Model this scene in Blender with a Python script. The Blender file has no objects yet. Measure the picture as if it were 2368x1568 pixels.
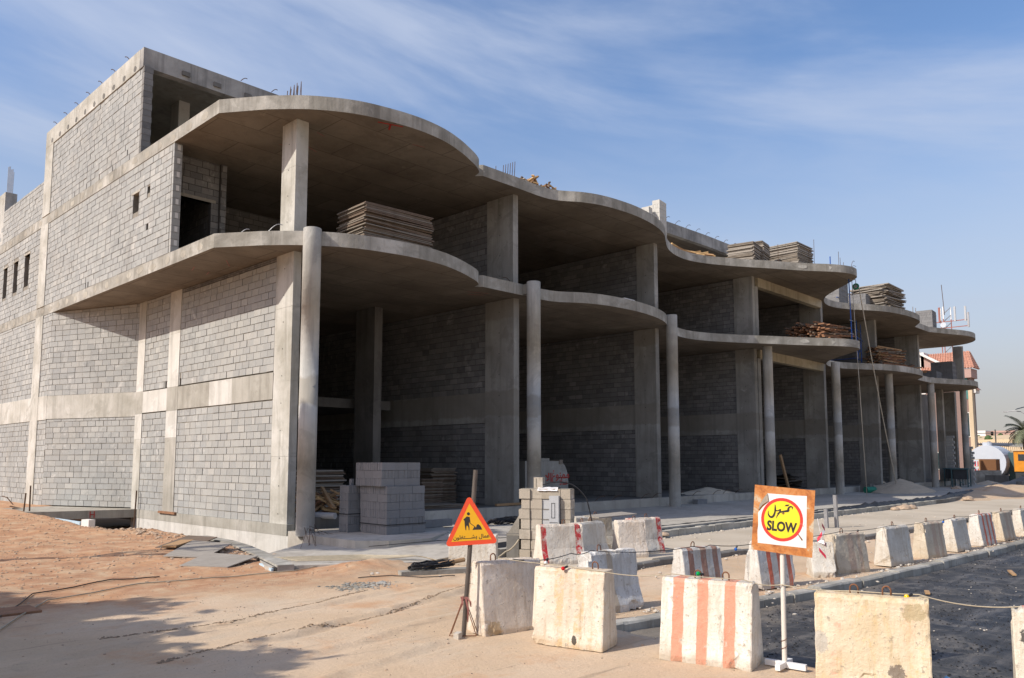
import bpy, bmesh, math, random
from mathutils import Vector, Matrix, noise
R = math.radians
random.seed(7)
S = bpy.context.scene
COL = S.collection

# ------------------------------------------------------------------ camera, sky, sun, exposure
cam_d = bpy.data.cameras.new('camera')
cam = bpy.data.objects.new('camera', cam_d)
COL.objects.link(cam)
cam_d.sensor_width = 36.0
cam_d.lens = 1840.0 / 2368.0 * 36.0
cam_d.shift_y = (887.0 - 784.0) / 2368.0
cam_d.clip_start = 0.05
cam_d.clip_end = 3000.0
cam.location = (0, 0, 2.1)
cam.rotation_euler = (R(90 + 5.618), 0, R(43.848 - 90))
S.camera = cam
S.render.resolution_x = 1024
S.render.resolution_y = 678

SUN_DIR = Vector((1.68, -0.53, -1.40)).normalized()      # the way the light travels
world = bpy.data.worlds.new('World')
S.world = world
world.use_nodes = True
wt = world.node_tree
for n in list(wt.nodes):
    wt.nodes.remove(n)
def wn(t, **k):
    n = wt.nodes.new(t)
    for a, b in k.items():
        setattr(n, a, b)
    return n
w_out = wn('ShaderNodeOutputWorld')
w_bg = wn('ShaderNodeBackground')
w_bg.inputs['Strength'].default_value = 0.12
sky = wn('ShaderNodeTexSky', sky_type='NISHITA')
sky.sun_disc = False
sky.sun_elevation = math.asin(-SUN_DIR.z)
sky.sun_rotation = math.atan2(-SUN_DIR.x, -SUN_DIR.y)
sky.air_density = 1.25
sky.dust_density = 1.6
sky.ozone_density = 1.6
tc = wn('ShaderNodeTexCoord')
sep = wn('ShaderNodeSeparateXYZ')
wt.links.new(tc.outputs['Generated'], sep.inputs[0])
def wm(op, a, b=None, c=None):
    n = wn('ShaderNodeMath', operation=op)
    for i, v in enumerate((a, b, c)):
        if v is None:
            continue
        if isinstance(v, (int, float)):
            n.inputs[i].default_value = v
        else:
            wt.links.new(v, n.inputs[i])
    return n.outputs[0]
comb = wn('ShaderNodeCombineXYZ')      # direction with the height stretched: long level streaks, slightly tilted
wt.links.new(sep.outputs['X'], comb.inputs[0])
wt.links.new(sep.outputs['Y'], comb.inputs[1])
tilt_ = wm('ADD', wm('MULTIPLY', sep.outputs['X'], 0.13), wm('MULTIPLY', sep.outputs['Y'], -0.13))
wt.links.new(wm('MULTIPLY', wm('ADD', sep.outputs['Z'], tilt_), 4.6), comb.inputs[2])
def cloud(rot, sx, sy, scale, lo, hi, off):
    mp = wn('ShaderNodeMapping')
    mp.inputs['Rotation'].default_value = (0, 0, R(rot))
    mp.inputs['Scale'].default_value = (sx, sy, 1)
    mp.inputs['Location'].default_value = (off, off * 0.7, 0)
    wt.links.new(comb.outputs[0], mp.inputs[0])
    nz = wn('ShaderNodeTexNoise')
    nz.inputs['Scale'].default_value = scale
    nz.inputs['Detail'].default_value = 7
    nz.inputs['Roughness'].default_value = 0.55
    nz.inputs['Distortion'].default_value = 0.35
    wt.links.new(mp.outputs[0], nz.inputs[0])
    mr = wn('ShaderNodeMapRange', interpolation_type='SMOOTHSTEP')
    mr.inputs[1].default_value = lo
    mr.inputs[2].default_value = hi
    wt.links.new(nz.outputs[0], mr.inputs[0])
    return mr.outputs[0]
c1 = cloud(0, 1, 1, 1.3, 0.40, 0.68, 5.3)
c2 = cloud(0, 1, 1, 4.0, 0.42, 0.75, 7.7)
cm = wm('MINIMUM', wm('ADD', wm('MULTIPLY', c1, 0.68), wm('MULTIPLY', c2, 0.17)), 0.82)
hs = wn('ShaderNodeHueSaturation')
hs.inputs['Saturation'].default_value = 1.22
hs.inputs['Value'].default_value = 1.25
wt.links.new(sky.outputs[0], hs.inputs['Color'])
mixc = wn('ShaderNodeMix', data_type='RGBA')
wt.links.new(cm, mixc.inputs[0])
tint = wn('ShaderNodeMix', data_type='RGBA', blend_type='MULTIPLY')
tint.inputs[0].default_value = 1.0
tint.inputs[7].default_value = (1.11, 0.98, 1.04, 1)
wt.links.new(hs.outputs[0], tint.inputs[6])
wt.links.new(tint.outputs[2], mixc.inputs[6])
mixc.inputs[7].default_value = (4.4, 4.95, 6.2, 1)
# dust near the horizon
hz = wn('ShaderNodeMapRange', interpolation_type='SMOOTHERSTEP')
hz.inputs[1].default_value = 0.20
hz.inputs[2].default_value = -0.02
wt.links.new(sep.outputs['Z'], hz.inputs[0])
mixh = wn('ShaderNodeMix', data_type='RGBA')
veil = wn('ShaderNodeMapRange', interpolation_type='SMOOTHSTEP')
veil.inputs[1].default_value = 0.46
veil.inputs[2].default_value = 0.12
wt.links.new(sep.outputs['Z'], veil.inputs[0])
mixv = wn('ShaderNodeMix', data_type='RGBA')
wt.links.new(wm('MULTIPLY', veil.outputs[0], 0.72), mixv.inputs[0])
wt.links.new(mixc.outputs[2], mixv.inputs[6])
mixv.inputs[7].default_value = (3.85, 4.3, 5.15, 1)
wt.links.new(wm('MULTIPLY', hz.outputs[0], 0.92), mixh.inputs[0])
wt.links.new(mixv.outputs[2], mixh.inputs[6])
mixh.inputs[7].default_value = (3.95, 3.75, 3.35, 1)
wt.links.new(mixh.outputs[2], w_bg.inputs['Color'])
wt.links.new(w_bg.outputs[0], w_out.inputs[0])

sun_d = bpy.data.lights.new('sun', 'SUN')
sun_d.energy = 4.2
sun_d.angle = R(0.55)
sun_d.color = (1.0, 0.93, 0.83)
sun = bpy.data.objects.new('sun', sun_d)
COL.objects.link(sun)
sun.rotation_euler = SUN_DIR.to_track_quat('-Z', 'Y').to_euler()
sun.location = (-20, 10, 30)

S.view_settings.view_transform = 'Standard'
S.view_settings.look = 'None'
S.view_settings.exposure = 0.15
S.view_settings.gamma = 1.0
S.view_settings.use_curve_mapping = False
S.cycles.max_bounces = 8
S.cycles.diffuse_bounces = 5

# ------------------------------------------------------------------ materials
class NT:
    def __init__(self, name):
        self.m = bpy.data.materials.new(name)
        self.m.use_nodes = True
        self.t = self.m.node_tree
        self.b = self.t.nodes['Principled BSDF']
        self.o = self.t.nodes['Material Output']
        self.tc = None
    def n(self, t, **k):
        n = self.t.nodes.new(t)
        for a, b in k.items():
            setattr(n, a, b)
        return n
    def l(self, a, b):
        self.t.links.new(a, b)
    def co(self, which='Object'):
        if self.tc is None:
            self.tc = self.n('ShaderNodeTexCoord')
        return self.tc.outputs[which]
    def put(self, v, s):
        if isinstance(v, (int, float)):
            s.default_value = v
        elif isinstance(v, (tuple, list)):
            s.default_value = tuple(v) + ((1,) if len(v) == 3 and len(s.default_value) == 4 else ())
        else:
            self.l(v, s)
    def noise(self, scale, detail=5, rough=0.55, vec=None, stretch=None, dist=0.0, loc=None):
        z = self.n('ShaderNodeTexNoise')
        z.inputs['Scale'].default_value = scale
        z.inputs['Detail'].default_value = detail
        z.inputs['Roughness'].default_value = rough
        z.inputs['Distortion'].default_value = dist
        v = vec if vec is not None else self.co()
        if stretch or loc:
            mp = self.n('ShaderNodeMapping')
            if stretch:
                mp.inputs['Scale'].default_value = stretch
            if loc:
                mp.inputs['Location'].default_value = loc
            self.l(v, mp.inputs[0])
            v = mp.outputs[0]
        self.l(v, z.inputs['Vector'])
        return z.outputs[0]
    def ramp(self, f, stops, interp='LINEAR'):
        r = self.n('ShaderNodeValToRGB')
        e = r.color_ramp
        e.interpolation = interp
        while len(e.elements) < len(stops):
            e.elements.new(0.5)
        for el, (p, c) in zip(e.elements, stops):
            el.position = p
            el.color = tuple(c) + (1,) if len(c) == 3 else c
        self.l(f, r.inputs[0])
        return r.outputs[0]
    def rng(self, f, a, b, c=0.0, d=1.0):
        r = self.n('ShaderNodeMapRange')
        for i, v in enumerate((a, b, c, d)):
            r.inputs[i + 1].default_value = v
        self.l(f, r.inputs[0])
        return r.outputs[0]
    def mix(self, f, a, b, mode='MIX'):
        x = self.n('ShaderNodeMix', data_type='RGBA', blend_type=mode)
        self.put(f, x.inputs[0]); self.put(a, x.inputs[6]); self.put(b, x.inputs[7])
        return x.outputs[2]
    def math(self, op, a, b=0.0):
        x = self.n('ShaderNodeMath', operation=op)
        self.put(a, x.inputs[0]); self.put(b, x.inputs[1])
        return x.outputs[0]
    def xyz(self, v=None):
        s = self.n('ShaderNodeSeparateXYZ')
        self.l(v if v is not None else self.co(), s.inputs[0])
        return s.outputs
    def bump(self, h, strength=0.3, dist=0.02, prev=None):
        b = self.n('ShaderNodeBump')
        b.inputs['Strength'].default_value = strength
        b.inputs['Distance'].default_value = dist
        self.l(h, b.inputs['Height'])
        if prev is not None:
            self.l(prev, b.inputs['Normal'])
        return b.outputs[0]
    def done(self, color=None, rough=None, normal=None, metal=None):
        if color is not None: self.put(color, self.b.inputs['Base Color'])
        if rough is not None: self.put(rough, self.b.inputs['Roughness'])
        if normal is not None: self.l(normal, self.b.inputs['Normal'])
        if metal is not None: self.put(metal, self.b.inputs['Metallic'])
        self.b.inputs['Specular IOR Level'].default_value = 0.3
        return self.m
M = {}

def k(c, f):
    return tuple(min(1, v * f) for v in c)

def simple(name, c, rough=0.7, metal=0.0, var=0.25, scale=6.0, bump=0.15, stretch=None, bdist=0.01):
    t = NT(name)
    f = t.noise(scale, 6, 0.6, stretch=stretch)
    g = t.noise(scale * 9, 4, 0.6, stretch=stretch)
    col = t.ramp(f, [(0.3, k(c, 1 - var)), (0.7, k(c, 1 + var))])
    col = t.mix(0.35, col, t.ramp(g, [(0.3, k(c, 1 - var)), (0.75, k(c, 1 + var))]))
    M[name] = t.done(col, rough, t.bump(g, bump, bdist), metal)
    return M[name]

def concrete(name, c1, c2, c3, soffit=False, zband=None, scale=0.45):
    """cast concrete: cloudy tone, vertical runs, pour patches, tiny pores"""
    t = NT(name)
    big = t.noise(scale, 6, 0.6, dist=0.4)
    col = t.ramp(big, [(0.32, c1), (0.5, c2), (0.68, c3)])
    if not soffit:
        st = t.noise(1.0, 6, 0.65, stretch=(3.2, 3.2, 0.22))
        col = t.mix(t.rng(st, 0.5, 0.72, 0, 0.62), col, k(c1, 0.6))
        st2 = t.noise(1.0, 5, 0.6, stretch=(5, 5, 0.3), loc=(9, 3, 1))
        col = t.mix(t.rng(st2, 0.55, 0.8, 0, 0.45), col, k(c3, 1.12))
    else:
        st = t.noise(1.6, 8, 0.7, dist=1.2)
        col = t.mix(t.rng(st, 0.48, 0.75, 0, 0.42), col, k(c1, 0.68))
        br = t.n('ShaderNodeTexBrick')
        br.offset = 0.5
        br.inputs['Scale'].default_value = 1.0
        br.inputs['Brick Width'].default_value = 2.44
        br.inputs['Row Height'].default_value = 1.22
        br.inputs['Mortar Size'].default_value = 0.018
        br.inputs['Color1'].default_value = (1, 1, 1, 1)
        br.inputs['Color2'].default_value = (0.78, 0.77, 0.76, 1)
        br.inputs['Mortar'].default_value = (0.42, 0.40, 0.38, 1)
        t.l(t.co(), br.inputs['Vector'])
        col = t.mix(0.8, col, br.outputs[0], 'MULTIPLY')
    fine = t.noise(28, 5, 0.7)
    col = t.mix(t.rng(fine, 0.58, 0.8, 0, 0.35), col, k(c1, 0.5))
    pt = t.noise(0.9, 7, 0.7, loc=(5, 8, 2), dist=1.0)
    col = t.mix(t.rng(pt, 0.55, 0.60, 0, 0.35), col, k(c1, 0.78))
    pt2 = t.noise(1.7, 7, 0.72, loc=(1, 4, 9), dist=0.6)
    col = t.mix(t.rng(pt2, 0.62, 0.68, 0, 0.4), col, k(c3, 1.18))
    if zband:
        z = t.xyz()[2]
        n1 = t.math('MULTIPLY', t.math('SUBTRACT', t.noise(1.6, 5, 0.6), 0.5), 0.5)
        zz = t.math('ADD', z, n1)
        for lo, hi, cc, amt in zband:
            a = t.rng(zz, lo - 0.04, lo + 0.04)
            b = t.rng(zz, hi + 0.04, hi - 0.04)
            col = t.mix(t.math('MULTIPLY', t.math('MULTIPLY', a, b), amt), col, cc)
    nb = t.bump(fine, 0.25, 0.012)
    nb = t.bump(t.noise(5, 6, 0.6), 0.3, 0.05, nb)
    M[name] = t.done(col, 0.85, nb)
    return M[name]

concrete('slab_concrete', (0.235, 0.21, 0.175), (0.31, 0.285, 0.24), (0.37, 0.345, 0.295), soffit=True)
concrete('soffit_concrete', (0.17, 0.14, 0.108), (0.225, 0.19, 0.148), (0.275, 0.238, 0.19), soffit=True)  # brown kept low so the shade of the undersides sits in the colour
concrete('edge_concrete', (0.235, 0.22, 0.185), (0.32, 0.305, 0.265), (0.50, 0.48, 0.43), scale=0.9)
concrete('pillar_concrete', (0.225, 0.215, 0.19), (0.305, 0.295, 0.265), (0.41, 0.40, 0.365),
         zband=[(3.72, 4.62, (0.215, 0.195, 0.16), 0.6), (-1, 0.75, (0.25, 0.235, 0.205), 0.4), (7.2, 7.9, (0.24, 0.215, 0.18), 0.5)])
concrete('olive_concrete', (0.29, 0.275, 0.235), (0.36, 0.345, 0.30), (0.44, 0.42, 0.375), scale=0.9)
concrete('white_concrete', (0.47, 0.455, 0.41), (0.56, 0.545, 0.50), (0.62, 0.605, 0.565), scale=0.9)
concrete('pale_concrete', (0.34, 0.325, 0.275), (0.46, 0.445, 0.395), (0.58, 0.565, 0.52),
         zband=[(-3, 0.42, (0.47, 0.46, 0.43), 0.5)], scale=0.7)
concrete('column_concrete', (0.33, 0.32, 0.29), (0.43, 0.42, 0.385), (0.50, 0.485, 0.445),
         zband=[(3.6, 4.35, (0.27, 0.24, 0.19), 0.65)], scale=0.8)
concrete('beam_concrete', (0.29, 0.265, 0.22), (0.37, 0.345, 0.29), (0.46, 0.435, 0.37))
concrete('yellow_beam', (0.33, 0.28, 0.19), (0.42, 0.36, 0.25), (0.50, 0.44, 0.32))
concrete('roof_beam', (0.20, 0.195, 0.185), (0.32, 0.31, 0.29), (0.46, 0.45, 0.42), scale=0.7)
concrete('apron_concrete', (0.36, 0.325, 0.275), (0.43, 0.40, 0.345), (0.49, 0.46, 0.405), scale=0.35)
concrete('dark_concrete', (0.12, 0.113, 0.10), (0.17, 0.162, 0.147), (0.22, 0.21, 0.195))  # indoors this low tone carries the shade; kerbs and heaps share it

def block_material(name, cols, warm=0.0):
    t = NT(name)
    g = t.n('ShaderNodeNewGeometry')
    oi = t.n('ShaderNodeObjectInfo')
    r = t.math('FRACT', t.math('ADD', t.math('MULTIPLY', g.outputs['Random Per Island'], 7.31), t.math('MULTIPLY', oi.outputs['Random'], 3.77)))
    n = len(cols)
    col = t.ramp(r, [(i / (n - 1), c) for i, c in enumerate(cols)])
    big = t.noise(0.35, 4, 0.6)
    col = t.mix(t.rng(big, 0.42, 0.66, 0, 0.5), col, k(cols[0], 0.86))
    warmn = t.noise(0.6, 4, 0.6, loc=(4, 9, 2))
    col = t.mix(t.rng(warmn, 0.5, 0.72, 0, 0.3), col, k((0.50, 0.445, 0.37), 2.2 * cols[0][0]))
    sp = t.noise(45, 4, 0.7)
    col = t.mix(t.rng(sp, 0.5, 0.75, 0, 0.5), col, k(cols[0], 0.55))
    dn = t.noise(9, 5, 0.65)
    col = t.mix(t.rng(dn, 0.55, 0.75, 0, 0.3), col, k(cols[-1], 1.1))
    sm = t.noise(1.3, 7, 0.72, loc=(2, 6, 8), dist=0.8)
    col = t.mix(t.rng(sm, 0.55, 0.63, 0, 0.5), col, k(cols[0], 0.74))
    sm2 = t.noise(2.1, 7, 0.72, loc=(12, 3, 5), dist=0.5)
    col = t.mix(t.rng(sm2, 0.58, 0.66, 0, 0.5), col, k((1.05, 1.03, 0.97), 1.25 * cols[-1][0]))
    M[name] = t.done(col, 0.92, t.bump(sp, 0.5, 0.012))
block_material('block', [(0.315, 0.322, 0.312), (0.375, 0.382, 0.368), (0.405, 0.408, 0.385), (0.34, 0.348, 0.34), (0.445, 0.443, 0.415)])
block_material('block_shaded', [(0.145, 0.142, 0.139), (0.20, 0.197, 0.19), (0.24, 0.233, 0.22), (0.17, 0.168, 0.164), (0.275, 0.266, 0.252)])  # shaded copy of block: shade on walls out of the sun is in its tones
block_material('stack_block', [(0.19, 0.192, 0.196), (0.225, 0.226, 0.23), (0.205, 0.206, 0.21), (0.24, 0.24, 0.243)])
block_material('tan_block', [(0.36, 0.315, 0.25), (0.42, 0.37, 0.30), (0.46, 0.41, 0.335)])
simple('mortar', (0.235, 0.215, 0.18), 0.95, var=0.3, scale=3, bump=0.5)
simple('mortar_shaded', (0.075, 0.07, 0.064), 0.95, var=0.3, scale=3, bump=0.5)  # mortar copy darkened to go with the shaded block tones
simple('shade_black', (0.02, 0.02, 0.02), 0.95)  # near-black colour standing in for shade inside holes and openings
simple('rebar', (0.12, 0.075, 0.05), 0.8, 0.3, var=0.4, scale=20)
simple('rust', (0.21, 0.10, 0.055), 0.85, 0.2, var=0.4, scale=15)
simple('pipe_steel', (0.135, 0.115, 0.10), 0.55, 0.5, var=0.35, scale=12, stretch=(1, 1, 0.2))
simple('plywood', (0.155, 0.115, 0.085), 0.85, var=0.35, scale=3)
simple('plywood_grey', (0.21, 0.18, 0.145), 0.85, var=0.3, scale=3)
simple('board_grey', (0.31, 0.28, 0.24), 0.85, var=0.22, scale=3, stretch=(1, 4, 1))
simple('lumber', (0.40, 0.25, 0.13), 0.8, var=0.3, scale=5, stretch=(1, 6, 6))
simple('lumber_red', (0.26, 0.135, 0.075), 0.85, var=0.4, scale=5)
simple('lumber_bright', (0.55, 0.36, 0.17), 0.8, var=0.3, scale=6)
simple('black_plastic', (0.025, 0.025, 0.027), 0.5, var=0.3, bump=0.5, bdist=0.03)
simple('cable_black', (0.02, 0.02, 0.022), 0.5)
simple('cable_tan', (0.42, 0.36, 0.26), 0.7)
simple('rope', (0.50, 0.46, 0.38), 0.9)
simple('scaffold_blue', (0.03, 0.10, 0.36), 0.45, 0.2)
simple('pulley_green', (0.02, 0.22, 0.12), 0.4)
simple('green_plastic', (0.02, 0.20, 0.13), 0.45)
simple('meter_grey', (0.42, 0.43, 0.44), 0.5, var=0.08)
simple('meter_dark', (0.12, 0.12, 0.125), 0.4)
simple('white_paint', (0.72, 0.71, 0.68), 0.5, var=0.08)
simple('tank_white', (0.50, 0.54, 0.60), 0.4, var=0.06, scale=1.0)
simple('brown_board', (0.17, 0.08, 0.035), 0.8, var=0.2, stretch=(6, 6, 0.6))
simple('orange_machine', (0.62, 0.24, 0.02), 0.5, var=0.25, scale=2)
simple('machine_dark', (0.035, 0.04, 0.045), 0.6)
simple('teal_metal', (0.05, 0.10, 0.11), 0.6)
simple('red_paint', (0.42, 0.03, 0.025), 0.6)
simple('red_steel', (0.30, 0.12, 0.10), 0.6)
simple('grey_steel', (0.32, 0.32, 0.33), 0.45, 0.4)
simple('villa_white', (0.70, 0.68, 0.64), 0.8, var=0.05, scale=1)
simple('villa_pink', (0.24, 0.165, 0.145), 0.8, var=0.1, scale=1)  # pink lowered so the villa's shade is in the colour
simple('villa_salmon', (0.42, 0.28, 0.24), 0.8, var=0.06, scale=1)
simple('villa_teal', (0.08, 0.24, 0.22), 0.4, var=0.1)
simple('window_glass', (0.03, 0.05, 0.055), 0.1)
simple('roof_tile', (0.46, 0.235, 0.165), 0.75, var=0.25, scale=3)
simple('desert', (0.55, 0.42, 0.26), 0.95, var=0.15, scale=0.05)
simple('far_wall', (0.55, 0.44, 0.30), 0.95, var=0.1, scale=0.2)
simple('fence_dark', (0.05, 0.055, 0.055), 0.6)
simple('palm_leaf', (0.17, 0.19, 0.12), 0.7, var=0.35)  # green greyed so distance haze is in the colour
simple('palm_trunk', (0.19, 0.14, 0.09), 0.95, var=0.4, scale=10)
simple('leaf', (0.06, 0.10, 0.03), 0.7, var=0.35)
simple('sand_pile', (0.50, 0.41, 0.30), 0.97, var=0.14, scale=4, bump=0.6, bdist=0.04)
simple('pale_sand', (0.60, 0.52, 0.40), 0.97, var=0.14, scale=4, bump=0.6, bdist=0.04)
simple('stone', (0.44, 0.33, 0.235), 0.95, var=0.3, scale=12)
simple('sand_crumb', (0.26, 0.19, 0.125), 0.95, var=0.3, scale=12)
simple('stone_pale', (0.50, 0.45, 0.38), 0.95, var=0.25, scale=12)
simple('foam_blue', (0.45, 0.58, 0.66), 0.8, var=0.1)
simple('tape_red', (0.55, 0.04, 0.07), 0.5)
simple('tape_white', (0.75, 0.73, 0.72), 0.5)
simple('plastic_bag', (0.20, 0.42, 0.62), 0.25, var=0.2)
simple('print_black', (0.035, 0.032, 0.03), 0.6, var=0.3, scale=30)
simple('tar', (0.03, 0.028, 0.027), 0.5)

# orange/yellow reflective sign faces
def sign_mat(name, c, wear, lo=0.62, hi=0.68, rough=0.45, wc=(0.5, 0.47, 0.42), scale=9):
    t = NT(name)
    f = t.noise(scale, 6, 0.65)
    col = t.mix(t.rng(f, lo, hi, 0, wear), c, wc)
    col = t.mix(t.rng(t.noise(2.5, 4), 0.4, 0.7, 0, 0.25), col, k(c, 0.8))
    M[name] = t.done(col, rough)
sign_mat('sign_red', (0.80, 0.09, 0.035), 0.6, 0.72, 0.76)
sign_mat('sign_yellow', (0.80, 0.42, 0.02), 0.35, 0.66, 0.74, wc=(0.9, 0.7, 0.02))
sign_mat('disc_red', (0.75, 0.055, 0.04), 0.25)
sign_mat('disc_yellow', (0.86, 0.68, 0.035), 0.25, 0.7, 0.75, wc=(0.5, 0.35, 0.12))
sign_mat('sticker_white', (0.78, 0.77, 0.75), 0.7, 0.66, 0.72, wc=(0.45, 0.22, 0.09), scale=7)
t = NT('rusty_plate')
f = t.noise(5, 7, 0.7, dist=0.6); g = t.noise(22, 5, 0.7)
col = t.ramp(f, [(0.34, (0.30, 0.10, 0.035)), (0.46, (0.52, 0.20, 0.06)), (0.56, (0.55, 0.26, 0.10)), (0.62, (0.55, 0.46, 0.33))])
col = t.mix(t.rng(g, 0.56, 0.7, 0, 0.6), col, (0.20, 0.09, 0.05))
M['rusty_plate'] = t.done(col, 0.85, t.bump(g, 0.4, 0.004))
t = NT('chipped_pole')
f = t.noise(14, 5, 0.7, stretch=(1, 1, 0.35))
M['chipped_pole'] = t.done(t.mix(t.rng(f, 0.66, 0.69), (0.66, 0.62, 0.56), (0.16, 0.13, 0.11)), 0.5)
# corrugated clay tile relief
t = NT('bulb_glass'); M['bulb_red'] = t.done((0.5, 0.01, 0.01), 0.08)
t = NT('bulb_glass'); M['bulb_green'] = t.done((0.0, 0.28, 0.06), 0.08)
t = NT('bulb_glass'); M['bulb_yellow'] = t.done((0.75, 0.48, 0.0), 0.08)
t = NT('bulb_glass'); M['bulb_blue'] = t.done((0.02, 0.12, 0.45), 0.08)
t = NT('bulb_glass'); M['bulb_white'] = t.done((0.75, 0.75, 0.72), 0.08)

# ground: sand, red soil, drag marks
t = NT('sandy_ground')
X, Y, Z = t.xyz()
big = t.noise(0.28, 6, 0.6, dist=0.5)
col = t.ramp(big, [(0.32, (0.47, 0.345, 0.225)), (0.5, (0.56, 0.415, 0.275)), (0.68, (0.61, 0.475, 0.34))])
gr = t.noise(0.8, 6, 0.65, loc=(3, 1, 0))
col = t.mix(t.rng(gr, 0.5, 0.68, 0, 0.45), col, (0.50, 0.425, 0.325))
# red earth zone towards the building
zone = t.math('MULTIPLY', t.rng(t.math('ADD', Y, t.math('MULTIPLY', t.noise(0.7, 5, 0.6), 5.0)), 13.6, 16.0), t.rng(t.math('ADD', X, t.math('MULTIPLY', t.noise(0.9, 4), 2.0)), 12.0, 10.5))
red = t.ramp(t.noise(2.2, 7, 0.65), [(0.34, (0.34, 0.155, 0.075)), (0.5, (0.44, 0.235, 0.125)), (0.66, (0.52, 0.37, 0.23))])
col = t.mix(t.math('MULTIPLY', zone, 0.85), col, red)
# scattered reddish scuffs elsewhere
col = t.mix(t.rng(t.noise(0.9, 6, 0.65, loc=(7, 5, 3)), 0.54, 0.68, 0, 0.65), col, (0.52, 0.28, 0.14))
tr = t.noise(1.0, 6, 0.65, vec=t.co(), stretch=(0.45, 3.2, 1))
mp = t.n('ShaderNodeMapping'); mp.inputs['Rotation'].default_value = (0, 0, R(38)); mp.inputs['Scale'].default_value = (0.35, 4.2, 1)
t.l(t.co(), mp.inputs[0])
tr = t.noise(1.1, 7, 0.7, vec=mp.outputs[0])
col = t.mix(t.rng(tr, 0.58, 0.68, 0, 0.7), col, (0.30, 0.225, 0.155))
col = t.mix(t.rng(tr, 0.44, 0.33, 0, 0.4), col, (0.60, 0.49, 0.35))
fi = t.noise(30, 6, 0.75)
col = t.mix(t.rng(fi, 0.52, 0.78, 0, 0.5), col, (0.26, 0.19, 0.125))
pb = t.noise(7, 6, 0.7)
b = t.bump(fi, 0.5, 0.02)
b = t.bump(pb, 0.35, 0.05, b)
b = t.bump(tr, 0.3, 0.05, b)
M['sandy_ground'] = t.done(col, 0.97, b)
t = NT('road_dust')
col = t.ramp(t.noise(0.4, 6, 0.6), [(0.35, (0.43, 0.37, 0.285)), (0.6, (0.52, 0.455, 0.36))])
col = t.mix(t.rng(t.noise(1.4, 6, 0.65), 0.55, 0.72, 0, 0.5), col, (0.50, 0.36, 0.21))
M['road_dust'] = t.done(col, 0.95, t.bump(t.noise(20, 5, 0.7), 0.3, 0.02))
# milled asphalt
t = NT('asphalt')
f = t.noise(0.8, 6, 0.65, dist=0.4); g = t.noise(40, 5, 0.75); h = t.noise(11, 5, 0.7)
col = t.ramp(f, [(0.35, (0.022, 0.022, 0.023)), (0.55, (0.045, 0.044, 0.043)), (0.72, (0.10, 0.094, 0.085))])
mp = t.n('ShaderNodeMapping'); mp.inputs['Rotation'].default_value = (0, 0, R(12)); mp.inputs['Scale'].default_value = (0.5, 4, 1)
t.l(t.co(), mp.inputs[0])
sm = t.noise(0.9, 6, 0.65, vec=mp.outputs[0])
col = t.mix(t.rng(sm, 0.50, 0.66, 0, 0.55), col, (0.17, 0.16, 0.15))
pz = t.noise(1.7, 7, 0.72, loc=(3, 3, 3), dist=1.0)
col = t.mix(t.rng(pz, 0.53, 0.62, 0, 0.7), col, (0.15, 0.135, 0.115))
col = t.mix(t.rng(pz, 0.46, 0.38, 0, 0.8), col, (0.012, 0.012, 0.013))
AX, AY, AZ = t.xyz()
edge_ = t.math('ADD', AY, t.math('MULTIPLY', t.noise(3.0, 6, 0.7), 2.2))
col = t.mix(t.rng(edge_, 6.2, 6.9, 0, 0.55), col, (0.30, 0.25, 0.185))
col = t.mix(t.rng(g, 0.5, 0.72, 0, 0.6), col, (0.012, 0.012, 0.012))
nb = t.bump(g, 0.6, 0.015); nb = t.bump(h, 0.4, 0.03, nb)
M['asphalt'] = t.done(col, t.rng(f, 0.3, 0.7, 0.45, 0.8), nb)
M['asphalt'].node_tree.nodes['Principled BSDF'].inputs['Specular IOR Level'].default_value = 0.5

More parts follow.
